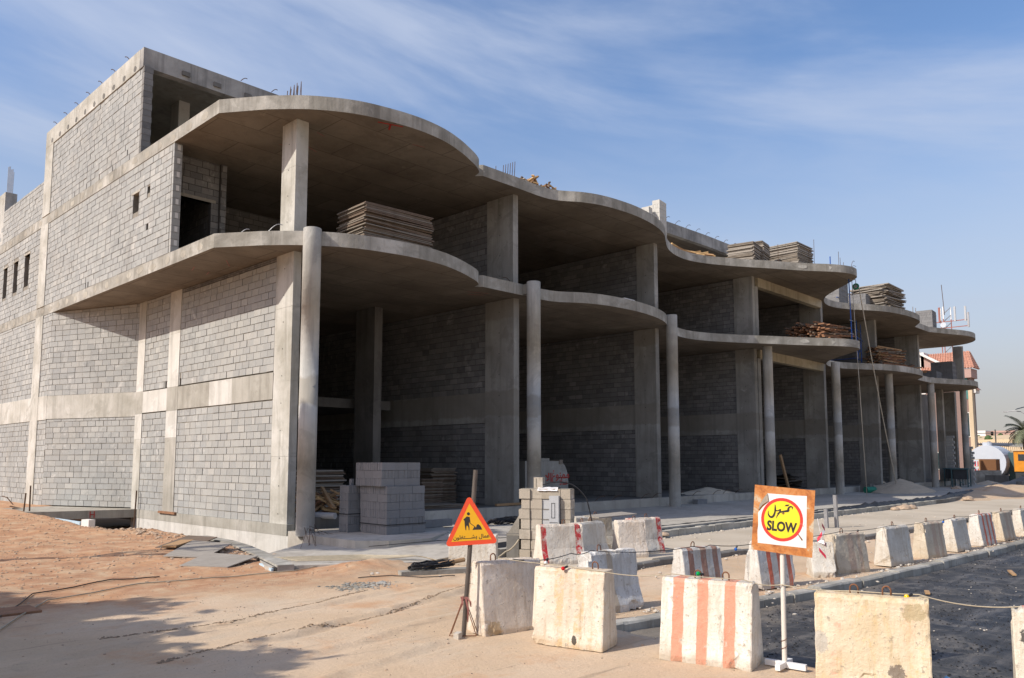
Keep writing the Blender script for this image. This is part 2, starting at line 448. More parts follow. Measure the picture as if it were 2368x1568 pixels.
def barrier_mat(name, base, base2, stripes=(), stripe_col=(0.8, 0.3, 0.2), wear=0.5, dirt=(0.42, 0.33, 0.22), edge=0.5, extra=None, height=0.85):
    """painted concrete; stripes = (x0, x1) ranges along the barrier in metres from its middle"""
    t = NT(name)
    X, Y, Z = t.xyz()
    big = t.noise(2.2, 6, 0.65)
    col = t.ramp(big, [(0.35, base2), (0.62, base)])
    if stripes:
        wob = t.math('ADD', t.math('ADD', X, 1.0), t.math('MULTIPLY', t.math('SUBTRACT', t.noise(6, 4, 0.6), 0.5), 0.03))
        half = t.math('MULTIPLY', wob, 0.5)
        st = [(0.0, (0, 0, 0))]
        for a, b_ in stripes:
            st += [((a + 1) / 2, (1, 1, 1)), ((b_ + 1) / 2, (0, 0, 0))]
        m_ = t.ramp(half, st, 'CONSTANT')
        w = t.rng(t.noise(8, 6, 0.7), 0.66 - wear * 0.3, 0.72 - wear * 0.25, 1, 0.12)
        col = t.mix(t.math('MULTIPLY', m_, w), col, stripe_col)
    run = t.noise(1.0, 6, 0.7, stretch=(9, 9, 0.7))
    col = t.mix(t.rng(run, 0.52, 0.72, 0, 0.6), col, dirt)
    low = t.math('ADD', Z, t.math('MULTIPLY', t.math('SUBTRACT', t.noise(7, 6, 0.7), 0.5), 0.35))
    col = t.mix(t.rng(low, 0.14, 0.02, 0, edge), col, k(dirt, 0.95))
    col = t.mix(t.rng(low, height - 0.05, height + 0.05, 0, 0.5), col, k(dirt, 1.0))
    run2 = t.noise(1.0, 6, 0.7, stretch=(14, 14, 1.1), loc=(6, 2, 4))
    col = t.mix(t.rng(run2, 0.54, 0.66, 0, 0.5), col, k(dirt, 0.72))
    blot = t.noise(5, 7, 0.75, loc=(3, 9, 1), dist=0.6)
    col = t.mix(t.rng(blot, 0.57, 0.62, 0, 0.45), col, k(dirt, 1.15))
    chip = t.noise(16, 6, 0.75)
    col = t.mix(t.rng(chip, 0.595, 0.64, 0, 0.75), col, (0.30, 0.255, 0.20))
    geo = t.n('ShaderNodeNewGeometry')
    pn = t.math('ADD', geo.outputs['Pointiness'], t.math('MULTIPLY', t.math('SUBTRACT', t.noise(22, 5, 0.7), 0.5), 0.22))
    col = t.mix(t.rng(pn, 0.54, 0.60, 0, 0.7), col, (0.36, 0.30, 0.225))
    hole = t.noise(36, 3, 0.6)
    col = t.mix(t.rng(hole, 0.70, 0.73, 0, 0.85), col, (0.09, 0.07, 0.05))
    if extra:
        for (x, z, rx, rz, cc, amt) in extra:
            dx = t.math('DIVIDE', t.math('SUBTRACT', X, x), rx)
            dz = t.math('DIVIDE', t.math('SUBTRACT', Z, z), rz)
            dd = t.math('ADD', t.math('MULTIPLY', dx, dx), t.math('MULTIPLY', dz, dz))
            dd = t.math('ADD', dd, t.math('MULTIPLY', t.math('SUBTRACT', t.noise(16, 7, 0.8), 0.5), 5.0))
            col = t.mix(t.rng(dd, 1.0, 0.8, 0, amt), col, cc)
    nb = t.bump(chip, 0.7, 0.025); nb = t.bump(blot, 0.3, 0.02, nb); nb = t.bump(hole, 0.5, 0.01, nb)
    M[name] = t.done(col, 0.88, nb)
    return M[name]

# ------------------------------------------------------------------ mesh helpers
class MB:
    def __init__(self):
        self.v = []; self.f = []; self.mi = []
    def add(self, vs, fs, mi=0):
        o = len(self.v)
        self.v += [tuple(p) for p in vs]
        self.f += [tuple(i + o for i in f) for f in fs]
        self.mi += [mi] * len(fs)
        return self
    def box(self, x0, x1, y0, y1, z0, z1, mi=0):
        v = [(x, y, z) for z in (z0, z1) for y in (y0, y1) for x in (x0, x1)]
        return self.add(v, [(0, 2, 3, 1), (4, 5, 7, 6), (0, 1, 5, 4), (2, 6, 7, 3), (0, 4, 6, 2), (1, 3, 7, 5)], mi)
    def obox(self, c, u, v_, w, hu, hv, hw, mi=0):
        """oriented box: centre, three axes, half sizes"""
        c = Vector(c); u = Vector(u).normalized() * hu; v_ = Vector(v_).normalized() * hv; w = Vector(w).normalized() * hw
        P = [c + u * a + v_ * b + w * d for d in (-1, 1) for b in (-1, 1) for a in (-1, 1)]
        return self.add(P, [(0, 2, 3, 1), (4, 5, 7, 6), (0, 1, 5, 4), (2, 6, 7, 3), (0, 4, 6, 2), (1, 3, 7, 5)], mi)
    def bar(self, a, b, w=0.05, h=0.05, mi=0):
        a = Vector(a); b = Vector(b); d = (b - a)
        up = Vector((0, 0, 1)) if abs(d.normalized().z) < 0.95 else Vector((1, 0, 0))
        s = d.cross(up).normalized(); t_ = s.cross(d).normalized()
        return self.obox((a + b) / 2, d, s, t_, d.length / 2, w / 2, h / 2, mi)
    def tube(self, pts, r, n=8, mi=0, cap=True, r2=None):
        pts = [Vector(p) for p in pts]
        o = len(self.v); m = len(pts)
        prev = None
        for i, p in enumerate(pts):
            d = (pts[min(i + 1, m - 1)] - pts[max(i - 1, 0)]).normalized()
            if prev is None:
                up = Vector((0, 0, 1)) if abs(d.z) < 0.9 else Vector((1, 0, 0))
                s = d.cross(up).normalized()
            else:
                s = (prev - d * prev.dot(d)).normalized()
            prev = s
            t_ = d.cross(s)
            rr = r if r2 is None else r + (r2 - r) * i / (m - 1)
            for j in range(n):
                a = 2 * math.pi * j / n
                self.v.append(tuple(p + (s * math.cos(a) + t_ * math.sin(a)) * rr))
        for i in range(m - 1):
            for j in range(n):
                a = o + i * n + j; b = o + i * n + (j + 1) % n
                self.f.append((a, b, b + n, a + n)); self.mi.append(mi)
        if cap:
            self.f.append(tuple(o + j for j in range(n))[::-1]); self.mi.append(mi)
            self.f.append(tuple(o + (m - 1) * n + j for j in range(n))); self.mi.append(mi)
        return self
    def prism(self, poly, z0, z1, side=None, top=None):
        """poly counter-clockwise (x, y)"""
        n = len(poly); o = len(self.v)
        self.v += [(x, y, z0) for x, y in poly] + [(x, y, z1) for x, y in poly]
        self.f.append(tuple(o + i for i in range(n))[::-1]); self.mi.append(0)
        self.f.append(tuple(o + n + i for i in range(n))); self.mi.append(0 if top is None else top)
        for i in range(n):
            j = (i + 1) % n
            self.f.append((o + i, o + j, o + n + j, o + n + i)); self.mi.append(0 if side is None else side)
        return self
    def mesh(self, name, mats, smooth=False):
        me = bpy.data.meshes.new(name)
        me.from_pydata(self.v, [], self.f)
        if not isinstance(mats, (list, tuple)):
            mats = [mats]
        for m_ in mats:
            me.materials.append(M[m_] if isinstance(m_, str) else m_)
        if len(mats) > 1:
            me.polygons.foreach_set('material_index', self.mi)
        if smooth:
            me.shade_smooth()
        me.update()
        return me

LOC = {}
def thing(name, label, cat, loc=(0, 0, 0), rz=0.0, group=None):
    o = bpy.data.objects.new(name, None)
    COL.objects.link(o)
    o.empty_display_size = 0.2
    o.location = loc; o.rotation_euler = (0, 0, rz)
    o['label'] = label; o['category'] = cat
    if group: o['group'] = group
    LOC[o.name] = Vector(loc)
    return o
def put(name, mb, mats, parent=None, world=False, smooth=False, kind=None, label=None):
    """world=True: the mesh is written in world coordinates although its parent stands elsewhere (unrotated)"""
    me = mb if isinstance(mb, bpy.types.Mesh) else mb.mesh(name, mats, smooth)
    o = bpy.data.objects.new(name, me)
    COL.objects.link(o)
    if parent is not None:
        o.parent = parent
        if world:
            o.matrix_parent_inverse = Matrix.Translation(-LOC.get(parent.name, Vector((0, 0, 0))))
    if kind: o['kind'] = kind
    if label: o['label'] = label
    LOC[o.name] = Vector((0, 0, 0)) if world else Vector((0, 0, 0))
    return o
def tag(o, label, cat, group=None):
    o['label'] = label; o['category'] = cat
    if group: o['group'] = group
    return o
def struct(name, mb, mats, smooth=False):
    o = put(name, mb, mats, smooth=smooth)
    o['kind'] = 'structure'
    return o
def catmull(P, n=6):
    out = []
    m = len(P)
    for i in range(m - 1):
        p0 = P[max(i - 1, 0)]; p1 = P[i]; p2 = P[i + 1]; p3 = P[min(i + 2, m - 1)]
        for j in range(n):
            t_ = j / n
            out.append(tuple(0.5 * ((2 * b) + (-a + c) * t_ + (2 * a - 5 * b + 4 * c - d) * t_ * t_ + (-a + 3 * b - 3 * c + d) * t_ ** 3)
                             for a, b, c, d in zip(p0, p1, p2, p3)))
    out.append(tuple(P[-1]))
    return out
def lerp_line(P, x):
    if x <= P[0][0]: return P[0][1]
    for (a, b), (c, d) in zip(P, P[1:]):
        if x <= c: return b + (d - b) * (x - a) / (c - a)
    return P[-1][1]
def sst(a, b, x):
    t_ = max(0, min(1, (x - a) / (b - a)))
    return t_ * t_ * (3 - 2 * t_)
def fbm(x, y, z=0.0, s=1.0, o=3):
    return noise.fractal(Vector((x * s, y * s, z)), 1.0, 2.0, o)

# ------------------------------------------------------------------ the ground and the road
KERB2 = [(7.9, 6.42), (8.45, 6.34), (9.4, 6.18), (11.5, 5.85), (12.9, 5.62), (14.2, 5.5), (18.2, 5.2), (24.4, 4.95), (70, 3.6), (400, -8)]
KERB1 = [(12.7, 9.15), (14.0, 9.2), (15.7, 9.0), (17.1, 8.84), (19.5, 8.4), (22.2, 8.15), (26.2, 8.0), (31, 8.0), (60, 7.2)]
PIT_E = [(-99, 8.6), (16.4, 9.35), (20, 9.4), (23, 9.3), (26.7, 9.1), (29.6, 8.6), (99, 8.6)]
def in_pit(x, y):
    return 16.6 < y < 29.6 and lerp_line(PIT_E, y) < x < 11.9
def ground_h(x, y):
    if in_pit(x, y) or (9.9 < x < 13 and 29.6 <= y < 33.6):
        return -2.6
    if x > 11.4 and 16.2 < y < 60 and x < 76:
        return -0.5
    near = 1.0 if (x * x + y * y) < 3600 else 0.3
    h = 0.02 * fbm(x, y, 3, 0.5) * near
    if x < 12:
        m = sst(15.5, 31, y) * 0.42 + sst(13.2, 16.5, y) * 0.05
        m *= sst(12.0, 9.4, x) if y < 17 else 1
        h += m
        rough = sst(13.0, 16.0, y + fbm(x, y, 9, 0.7) * 1.5) * sst(11.5, 9.5, x)
        h += rough * (0.03 * fbm(x, y, 1, 1.3, 4) + 0.008 * fbm(x, y, 5, 5, 3))
        # loose sand heaped against the edge of the paving
        d = (x - 9.6) ** 2 / 1.0 + (y - 13.1) ** 2 / 0.5
        h += 0.17 * math.exp(-d) * (1 + 0.3 * fbm(x, y, 2, 3))
        h -= 0.28 * sst(7.9, 8.7, x) * sst(22.5, 25.5, y) * sst(34, 30.5, y)
    # low heaps of sand far along the lane
    for cx, cy, rx, ry, a in ((60, 13.2, 5.0, 2.2, 0.55), (70, 11.8, 7.0, 2.6, 0.5), (52, 13.0, 3.0, 1.0, 0.22)):
        d = ((x - cx) / rx) ** 2 + ((y - cy) / ry) ** 2
        if d < 6: h += a * math.exp(-d) * (1 + 0.35 * fbm(x, y, 4, 0.8))
    if 2.5 < x < 10 and 5.5 < y < 12.5:
        for (y0, sl, dp) in ((6.4, 0.26, 0.02), (8.3, 0.25, 0.03), (9.6, 0.2, 0.025), (7.3, 0.24, 0.015)):
            dd = (y - (y0 + sl * (x - 3.5)) + 0.06 * fbm(x, y0, 2, 0.7)) / 0.10
            if abs(dd) < 3: h += dp * (-math.exp(-dd * dd) + 0.7 * math.exp(-(dd - 1.7) ** 2) * (1 + fbm(x, y, 5, 4))) * (0.5 + abs(fbm(x, y0, 7, 0.6)) * 1.4)
    if x > 8.3 + 0.12 * fbm(x, y, 6, 2) and y < lerp_line(KERB2, x) + 0.12:
        h = -0.22
    if x > 12 and 6 < y < 12.6: h += 0.0
    return h
def axis(parts):
    out = []
    for a, b, s in parts:
        n = max(1, int(round((b - a) / s)))
        out += [a + (b - a) * i / n for i in range(n)]
    out.append(parts[-1][1])
    return out
xs = axis([(-600, -100, 100), (-100, -20, 16), (-20, 2, 1.6), (2, 11.5, 0.06), (11.5, 13.5, 0.1), (13.5, 30, 0.4), (30, 90, 1.2), (90, 200, 20), (200, 1400, 150)])
ys = axis([(-800, -100, 100), (-100, -10, 15), (-10, 2.5, 1.2), (2.5, 5.5, 0.1), (5.5, 12.5, 0.05), (12.5, 20, 0.1), (20, 36, 0.25), (36, 90, 3), (90, 200, 20), (200, 1200, 150)])
g = MB()
g.v = [(x, y, ground_h(x, y)) for y in ys for x in xs]
nx = len(xs)
g.f = [(j * nx + i, j * nx + i + 1, (j + 1) * nx + i + 1, (j + 1) * nx + i) for j in range(len(ys) - 1) for i in range(nx - 1)]
g.mi = [0] * len(g.f)
struct('ground', g, 'sandy_ground', smooth=True)

# asphalt bed
g = MB(); ax = axis([(8.1, 20, 0.1), (20, 60, 0.8), (60, 400, 20)]); W_ = 64
for x in ax:
    yk = lerp_line(KERB2, x) - 0.06
    for j in range(W_ + 1):
        f_ = j / W_
        y = yk - (0.0 + 9.0 * f_ if x < 60 else 30 * f_)
        z = -0.105 + 0.006 * fbm(x, y, 2, 3.5, 4) + 0.02 * fbm(x, y, 7, 0.9, 2)
        if x < 8.6: z -= (8.6 - x) * 0.25
        g.v.append((x, y, z))
g.f = [(i * (W_ + 1) + j, i * (W_ + 1) + j + 1, (i + 1) * (W_ + 1) + j + 1, (i + 1) * (W_ + 1) + j) for i in range(len(ax) - 1) for j in range(W_)]
g.mi = [0] * len(g.f)
struct('asphalt_road', g, 'asphalt', smooth=True)

def kerb_run(name, P, w, z0, z1, step, mat, label=None, end=None):
    """a run of kerb stones, each its own part"""
    root = bpy.data.objects.new(name, None); COL.objects.link(root)
    root['kind'] = 'structure'
    LOC[root.name] = Vector((0, 0, 0))
    x = P[0][0]; n = 0
    end = end or P[-1][0]
    rest = MB()
    while x < end:
        x2 = x + step
        a = Vector((x, lerp_line(P, x), 0)); b = Vector((x2, lerp_line(P, x2), 0))
        d = (b - a).normalized(); s = Vector((-d.y, d.x, 0))
        jz = random.uniform(-0.022, 0.015); js = random.uniform(-0.025, 0.025)
        c = (a + b) / 2 + s * (w / 2 + js); c.z = (z0 + z1) / 2 + jz
        mb = MB() if n < 90 else rest
        L = (b - a).length / 2 - 0.006
        hw = w / 2; hh = (z1 - z0) / 2; ch = 0.025
        prof = [(-hw, -hh), (hw, -hh), (hw, hh - ch), (hw - ch, hh), (-hw + ch, hh), (-hw, hh - ch)]
        vs = []
        for sgn in (-1, 1):
            for (u, v_) in prof:
                q = c + d * (L * sgn) + s * u + Vector((0, 0, v_ + random.uniform(-0.006, 0.006)))
                vs.append(q)
        m = len(prof)
        fs = [tuple(range(m)), tuple(range(m, 2 * m))[::-1]] + [(i, i + m, (i + 1) % m + m, (i + 1) % m) for i in range(m)]
        mb.add(vs, fs)
        if n < 90: put('kerb_stone', mb, mat, root)
        n += 1
        x = x2
    if rest.v: put('kerb_stones', rest, mat, root, kind='stuff')
kerb_run('road_kerb', KERB2, 0.24, -0.16, 0.035, 0.75, 'edge_concrete', end=70)
kerb_run('lane_kerb', KERB1, 0.2, -0.05, 0.13, 0.6, 'dark_concrete', end=58)

# dusty lane between the kerbs
g = MB(); ax = axis([(11.6, 58, 0.8)])
for x in ax:
    for j in range(9):
        y = (lerp_line(KERB1, x) + 0.22) + (12.58 - lerp_line(KERB1, x) - 0.22) * j / 8
        g.v.append((x, y, 0.02 + 0.012 * fbm(x, y, 3, 0.8)))
g.f = [(i * 9 + j, (i + 1) * 9 + j, (i + 1) * 9 + j + 1, i * 9 + j + 1) for i in range(len(ax) - 1) for j in range(8)]
g.mi = [0] * len(g.f)
struct('dusty_lane', g, 'road_dust', smooth=True)

# concrete apron in front of the shops
def apron_z(x, y):
    z = 0.08 + 0.17 * sst(10.3, 14.0, x)
    return z - 0.004 * abs(fbm(x, y, 1, 0.5))
def apron_y0(x):
    return 14.15 - 1.45 * sst(8.0, 10.9, x) if x < 10.9 else 12.72 + sst(40, 56, x) * 1.2
def apron_y1(x):
    return lerp_line([(8.05, 14.4), (8.75, 16.0), (9.4, 16.5), (11.3, 18.0), (11.6, 19.3), (80, 19.3)], x)
g = MB(); ax = axis([(8.05, 14, 0.2), (14, 40, 1.0), (40, 96, 3.0)]); NJ = 14
for x in ax:
    for j in range(NJ + 1):
        y = apron_y0(x) + (apron_y1(x) - apron_y0(x)) * j / NJ
        g.v.append((x, y, apron_z(x, y) if x < 76 else 0.2))
n1 = NJ + 1
g.f = [(i * n1 + j, (i + 1) * n1 + j, (i + 1) * n1 + j + 1, i * n1 + j + 1) for i in range(len(ax) - 1) for j in range(NJ)]
# skirts on the front and the left
o = len(g.v)
for x in ax:
    y = apron_y0(x); g.v.append((x, y + 0.002, -0.3))
for i in range(len(ax) - 1):
    g.f.append((o + i, o + i + 1, (i + 1) * n1, i * n1))
o2 = len(g.v)
for j in range(n1):
    v_ = g.v[j]; g.v.append((v_[0] + 0.002, v_[1], -0.3))
for j in range(NJ):
    g.f.append((o2 + j, j, j + 1, o2 + j + 1))
o3 = len(g.v)
for x in ax[:18]:
    g.v.append((x, apron_y1(x), -0.9))
for i in range(17):
    g.f.append((i * n1 + NJ, (i + 1) * n1 + NJ, o3 + i + 1, o3 + i))
g.mi = [0] * len(g.f)
struct('concrete_apron', g, 'apron_concrete')

# low block kerb along the front edge of the apron, trench behind it lined with black sheet
root = bpy.data.objects.new('dwarf_wall', None); COL.objects.link(root)
root['label'] = 'long low wall of kerb blocks along the front edge of the concrete apron'; root['category'] = 'low wall'
LOC[root.name] = Vector((0, 0, 0))
x = 11.35; rest = MB(); n = 0
while x < 55:
    y = 12.42 + (1.2 * sst(44, 56, x))
    mb = MB() if n < 80 else rest
    j = random.uniform(-0.012, 0.012)
    mb.box(x, x + 0.39, y - 0.0 + j, y + 0.2 + j, -0.06, 0.2 + random.uniform(-0.015, 0.015))
    if n < 80: put('kerb_block', mb, 'olive_concrete', root)
    n += 1; x += 0.4
if rest.v: put('kerb_blocks', rest, 'dark_concrete', root, kind='stuff')
mb = MB(); P = []
x = 12.0; pts = []
while x < 56:
    y = 12.72 + 1.2 * sst(44, 56, x)
    up = 0.02 + 0.12 * abs(fbm(x, 1, 2, 0.9)) * (0.35 if 19 < x < 27 else 1) + 0.10 * sst(28, 36, x) + 0.06 * fbm(x, 4, 2, 2.5)
    pts.append((x, y, up)); x += 0.22
o = 0
for (x, y, up) in pts:
    w1 = 0.05 * fbm(x, 7, 1, 1.7)
    mb.v += [(x, y + w1 - 0.10, 0.15), (x, y + w1 - 0.03, 0.17 + up * 0.8), (x, y + 0.12 + w1, 0.19 + up), (x, y + 0.34 + w1, 0.262 + 0.02 * fbm(x, 3, 1, 2))]
for i in range(len(pts) - 1):
    for j in range(3):
        mb.f.append((i * 4 + j, (i + 1) * 4 + j, (i + 1) * 4 + j + 1, i * 4 + j + 1)); mb.mi.append(0)
tag(put('waterproof_sheet', mb, 'black_plastic', smooth=True), 'long crumpled black sheet edging the apron behind the low kerb blocks', 'sheet')

# ------------------------------------------------------------------ the unfinished building
B = thing('unfinished_building', 'unfinished grey concrete building with wavy slabs, bare pillars and block walls', 'building', (9.62, 19.0, 0))
def part(name, mb, mats, parent=None, smooth=False, kind=None, label=None):
    return put(name, mb, mats, parent or B, world=(parent is None), smooth=smooth, kind=kind, label=label)

Z1s, Z1 = 7.88, 8.27
Z2s, Z2 = 11.67, 12.06
def fx(x):
    return x if x < 55 else x * (1 + (x - 55) * 0.0024)
curve = [(10.4, 19.3), (11.2, 18.45), (12.2, 17.8), (13.15, 17.5), (14.2, 17.35), (15.2, 17.42), (16.1, 17.68), (16.9, 18.02), (17.4, 18.28), (17.72, 18.55), (17.86, 18.9)]
curve2 = [(18.05, 18.68), (19.6, 18.66), (21.4, 18.62), (22.45, 18.0), (23.2, 17.7), (24.1, 17.55), (25.2, 17.5), (26.4, 17.62), (27.4, 17.85), (28.2, 18.15), (29, 18.6), (30.2, 19.25), (31.4, 19.62), (32.6, 19.7),
          (33.8, 19.4), (35, 18.8), (36, 18.2), (36.9, 17.6), (37.9, 17.0), (38.9, 16.3), (39.6, 15.75), (40.3, 15.35), (41, 15.15), (41.7, 15.2), (42.2, 15.5), (42.8, 16),
          (43.6, 16.75), (44.4, 17.5), (45.5, 18.4), (46.7, 19.0), (48, 19.35), (49.3, 19.3), (50.4, 18.9), (51.4, 18.3), (52.6, 17.65), (54, 17.25), (55.4, 17.05), (56.8, 17.0), (58, 17.2), (59, 17.75), (59.6, 18.1)]
curve3 = [(62.3, 18.1), (63.2, 17.7), (64.2, 17.25), (65.2, 16.75), (66.4, 16.45), (67.6, 16.55), (68.6, 16.95), (69.3, 17.5), (69.8, 18.2), (70.1, 19.2), (70.1, 20.4)]
edge = [(9.62, 50.0), (9.62, 20.45)] + catmull(curve, 5) + catmull(curve2, 4) + catmull(curve3, 4)
edge = [(fx(x), y) for x, y in edge]
def slab(z0, z1, back):
    poly = [p for p in edge] + back
    mb = MB()
    mb.prism(poly, z0, z1, side=1, top=2)
    return mb
back1 = [(72.6, 23.0), (66.0, 24.0), (65.2, 36.0), (40, 50.0)]
back2 = [(72.6, 21.6), (66.0, 22.5), (65.2, 36.0), (40, 50.0)]
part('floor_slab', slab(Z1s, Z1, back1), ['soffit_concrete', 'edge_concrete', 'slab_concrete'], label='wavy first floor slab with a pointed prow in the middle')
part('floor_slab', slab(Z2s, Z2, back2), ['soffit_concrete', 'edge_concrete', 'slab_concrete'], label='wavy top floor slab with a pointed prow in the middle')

# pale grout patches along the slab edge on the left side and on the prow
def edge_patch(a, b, z, w, h, out=0.004):
    a = Vector((a[0], a[1], 0)); b = Vector((b[0], b[1], 0)); d = (b - a).normalized(); nrm = Vector((d.y, -d.x, 0))
    c = (a + b) / 2
    mb = MB()
    ring = [c + d * (w / 2 * math.cos(q) * (1 + 0.15 * random.uniform(-1, 1))) + Vector((0, 0, z + h / 2 * math.sin(q) * (1 + 0.2 * random.uniform(-1, 1)))) for q in [i * math.pi / 5 for i in range(10)]]
    mb.add([q - nrm * 0.02 for q in ring] + [q + nrm * out for q in ring], [tuple(range(10, 20))] + [(i, (i + 1) % 10, (i + 1) % 10 + 10, i + 10) for i in range(10)])
    return mb
for z in ((Z1s + Z1) / 2, (Z2s + Z2) / 2):
    y = 21.3
    while y < 42:
        part('grout_patch', edge_patch((9.62, y + 0.3), (9.62, y - 0.3), z + random.uniform(-.04, .04), random.uniform(0.3, 0.5), 0.22), 'beam_concrete')
        y += random.uniform(0.85, 1.15)
    for (a, b) in (((38.2, 16.8), (38.6, 16.5)), ((39.3, 16.0), (39.7, 15.67)), ((40.6, 15.25), (40.9, 15.17)), ((41.6, 15.17), (41.9, 15.29))):
        part('grout_patch', edge_patch(a, b, z, 0.5, 0.2), 'pale_concrete')

# round columns
COLX = [11.32, 20.12, 28.85, 37.64, 46.2, 55.0, 63.8, 72.2]
for i, cx in enumerate(COLX):
    mb = MB(); n = 28; top = Z1 + 0.05; r_ = 0.24
    if i == 4: top = Z1s
    rings = [(0.2, 1.0), (2.1, 1.0), (2.1, 1.006), (4.05, 1.006), (4.05, 0.997), (6.2, 0.997), (6.2, 1.004), (top - 0.01, 1.004), (top, 0.98)]
    for z, s_ in rings:
        for j in range(n):
            a = 2 * math.pi * j / n
            mb.v.append((cx + math.cos(a) * r_ * s_, 18.29 + math.sin(a) * r_ * s_, z))
    for q in range(len(rings) - 1):
        for j in range(n):
            mb.f.append((q * n + j, q * n + (j + 1) % n, (q + 1) * n + (j + 1) % n, (q + 1) * n + j)); mb.mi.append(0)
    mb.f.append(tuple((len(rings) - 1) * n + j for j in range(n))); mb.mi.append(0)
    o = part('round_column', mb, 'column_concrete')
    for p in o.data.polygons: p.use_smooth = len(p.vertices) == 4
    if i in (1, 2, 6):      # concrete bracket tying the column to the slab
        mb = MB().box(cx - 0.16, cx + 0.16, 18.42, 19.4, Z1s + 0.03, Z1 - 0.012)
        part('column_bracket', mb, 'edge_concrete')

# rectangular pillars: x0, x1, y0, y1 ; tie holes on the seen faces
def pillar(x0, x1, y0, y1, z0, z1, mat='pillar_concrete', holes=True):
    mb = MB()
    zz = [z0]
    while zz[-1] + 2.2 < z1: zz.append(zz[-1] + 2.05)
    zz.append(z1)
    for a, b in zip(zz, zz[1:]):
        e = random.uniform(-0.004, 0.004)
        mb.box(x0 + e, x1 + e, y0 + e, y1, a, b - 0.003)
    o = part('pillar', mb, mat)
    if holes:
        for sx in ([(y0 + y1) / 2] if y1 - y0 < 1.0 else [y0 + 0.35, y1 - 0.35]):
            pass
        z = z0 + 0.5
        hb = MB()
        while z < z1 - 0.3:
            yy = (y0 + y1) / 2
            ring = [(x0 - 0.006, yy + 0.018 * math.cos(q), z + 0.018 * math.sin(q)) for q in [i * math.pi / 4 for i in range(8)]]
            hb.add(ring, [tuple(range(8))])
            z += 0.75
        put('tie_holes', hb, 'shade_black', o, kind='stuff')
    return o
PX = [(11.3, 11.54, 19.17, 20.08), (20.04, 20.32, 19.17, 20.6), (28.93, 29.2, 19.17, 20.3), (37.72, 38.02, 19.05, 20.1), (46.35, 46.65, 19.05, 20.3),
      (55.35, 55.68, 19.17, 20.5), (64.2, 64.6, 19.17, 20.9), (69.7, 70.1, 19.17, 19.65), (72.8, 73.3, 19.1, 20.1)]
for i, (a, b, c, d) in enumerate(PX):
    pillar(a, b, c, d, 0.2, Z1s, 'pale_concrete' if i == 0 else 'pillar_concrete')
pillar(38.1, 38.42, 19.05, 19.8, 0.2, 7.42, holes=False)
for i, (a, b, c, d) in enumerate([(11.3, 11.68, 19.2, 19.95), (20.04, 20.3, 19.2, 20.52), (28.93, 29.2, 19.17, 20.1), (37.72, 38.0, 19.05, 20.1), (46.35, 46.65, 19.1, 20.4),
                                  (55.35, 55.68, 19.17, 20.3), (64.2, 64.6, 19.17, 20.8), (73.0, 73.4, 18.4, 19.1)]):
    pillar(a, b, c, d, Z1 + 0.002, Z2s, 'pale_concrete' if i == 0 else 'pillar_concrete')
pillar(38.05, 38.35, 19.05, 19.8, Z1 + 0.002, 11.2, holes=False)
for z0, z1 in ((7.42, Z1s), (11.2, Z2s)):
    part('beam', MB().box(38.36, 46.35, 19.02, 19.36, z0, z1), 'yellow_beam', label='long beam under the pointed prow')
# inner pillars, mezzanine and floors
pillar(17.6, 17.95, 24.0, 25.2, 0.4, Z1s, 'dark_concrete', holes=False)
for px in (24.5, 33.5, 42.0, 50.5, 59.5): pillar(px, px + 0.4, 25, 26, 0.4, Z2s, 'dark_concrete', holes=False)
part('mezzanine_slab', MB().box(11.56, 19.6, 25.6, 34, 4.15, 4.5), 'dark_concrete')
fl = MB().box(11.56, 74.5, 19.19, 36, 0.0, 0.58)
part('ground_floor', fl, 'dark_concrete')
part('floor_step', MB().box(13.6, 74.5, 18.98, 19.187, 0.0, 0.585), 'apron_concrete')
# plinth under the corner column
pl = [(11.2, 17.9), (10.98, 17.75), (10.98, 15.5), (11.5, 14.95), (12.6, 14.8), (14.6, 16.6), (14.6, 19.1), (11.32, 19.1)]
part('plinth', MB().prism(pl[::-1] if False else [(11.2, 17.95), (10.98, 17.8), (10.98, 15.6), (11.5, 15.0), (12.6, 14.8), (14.2, 15.9), (15.2, 17.4), (15.2, 19.0), (11.25, 19.0)], -0.6, 0.28), 'apron_concrete')

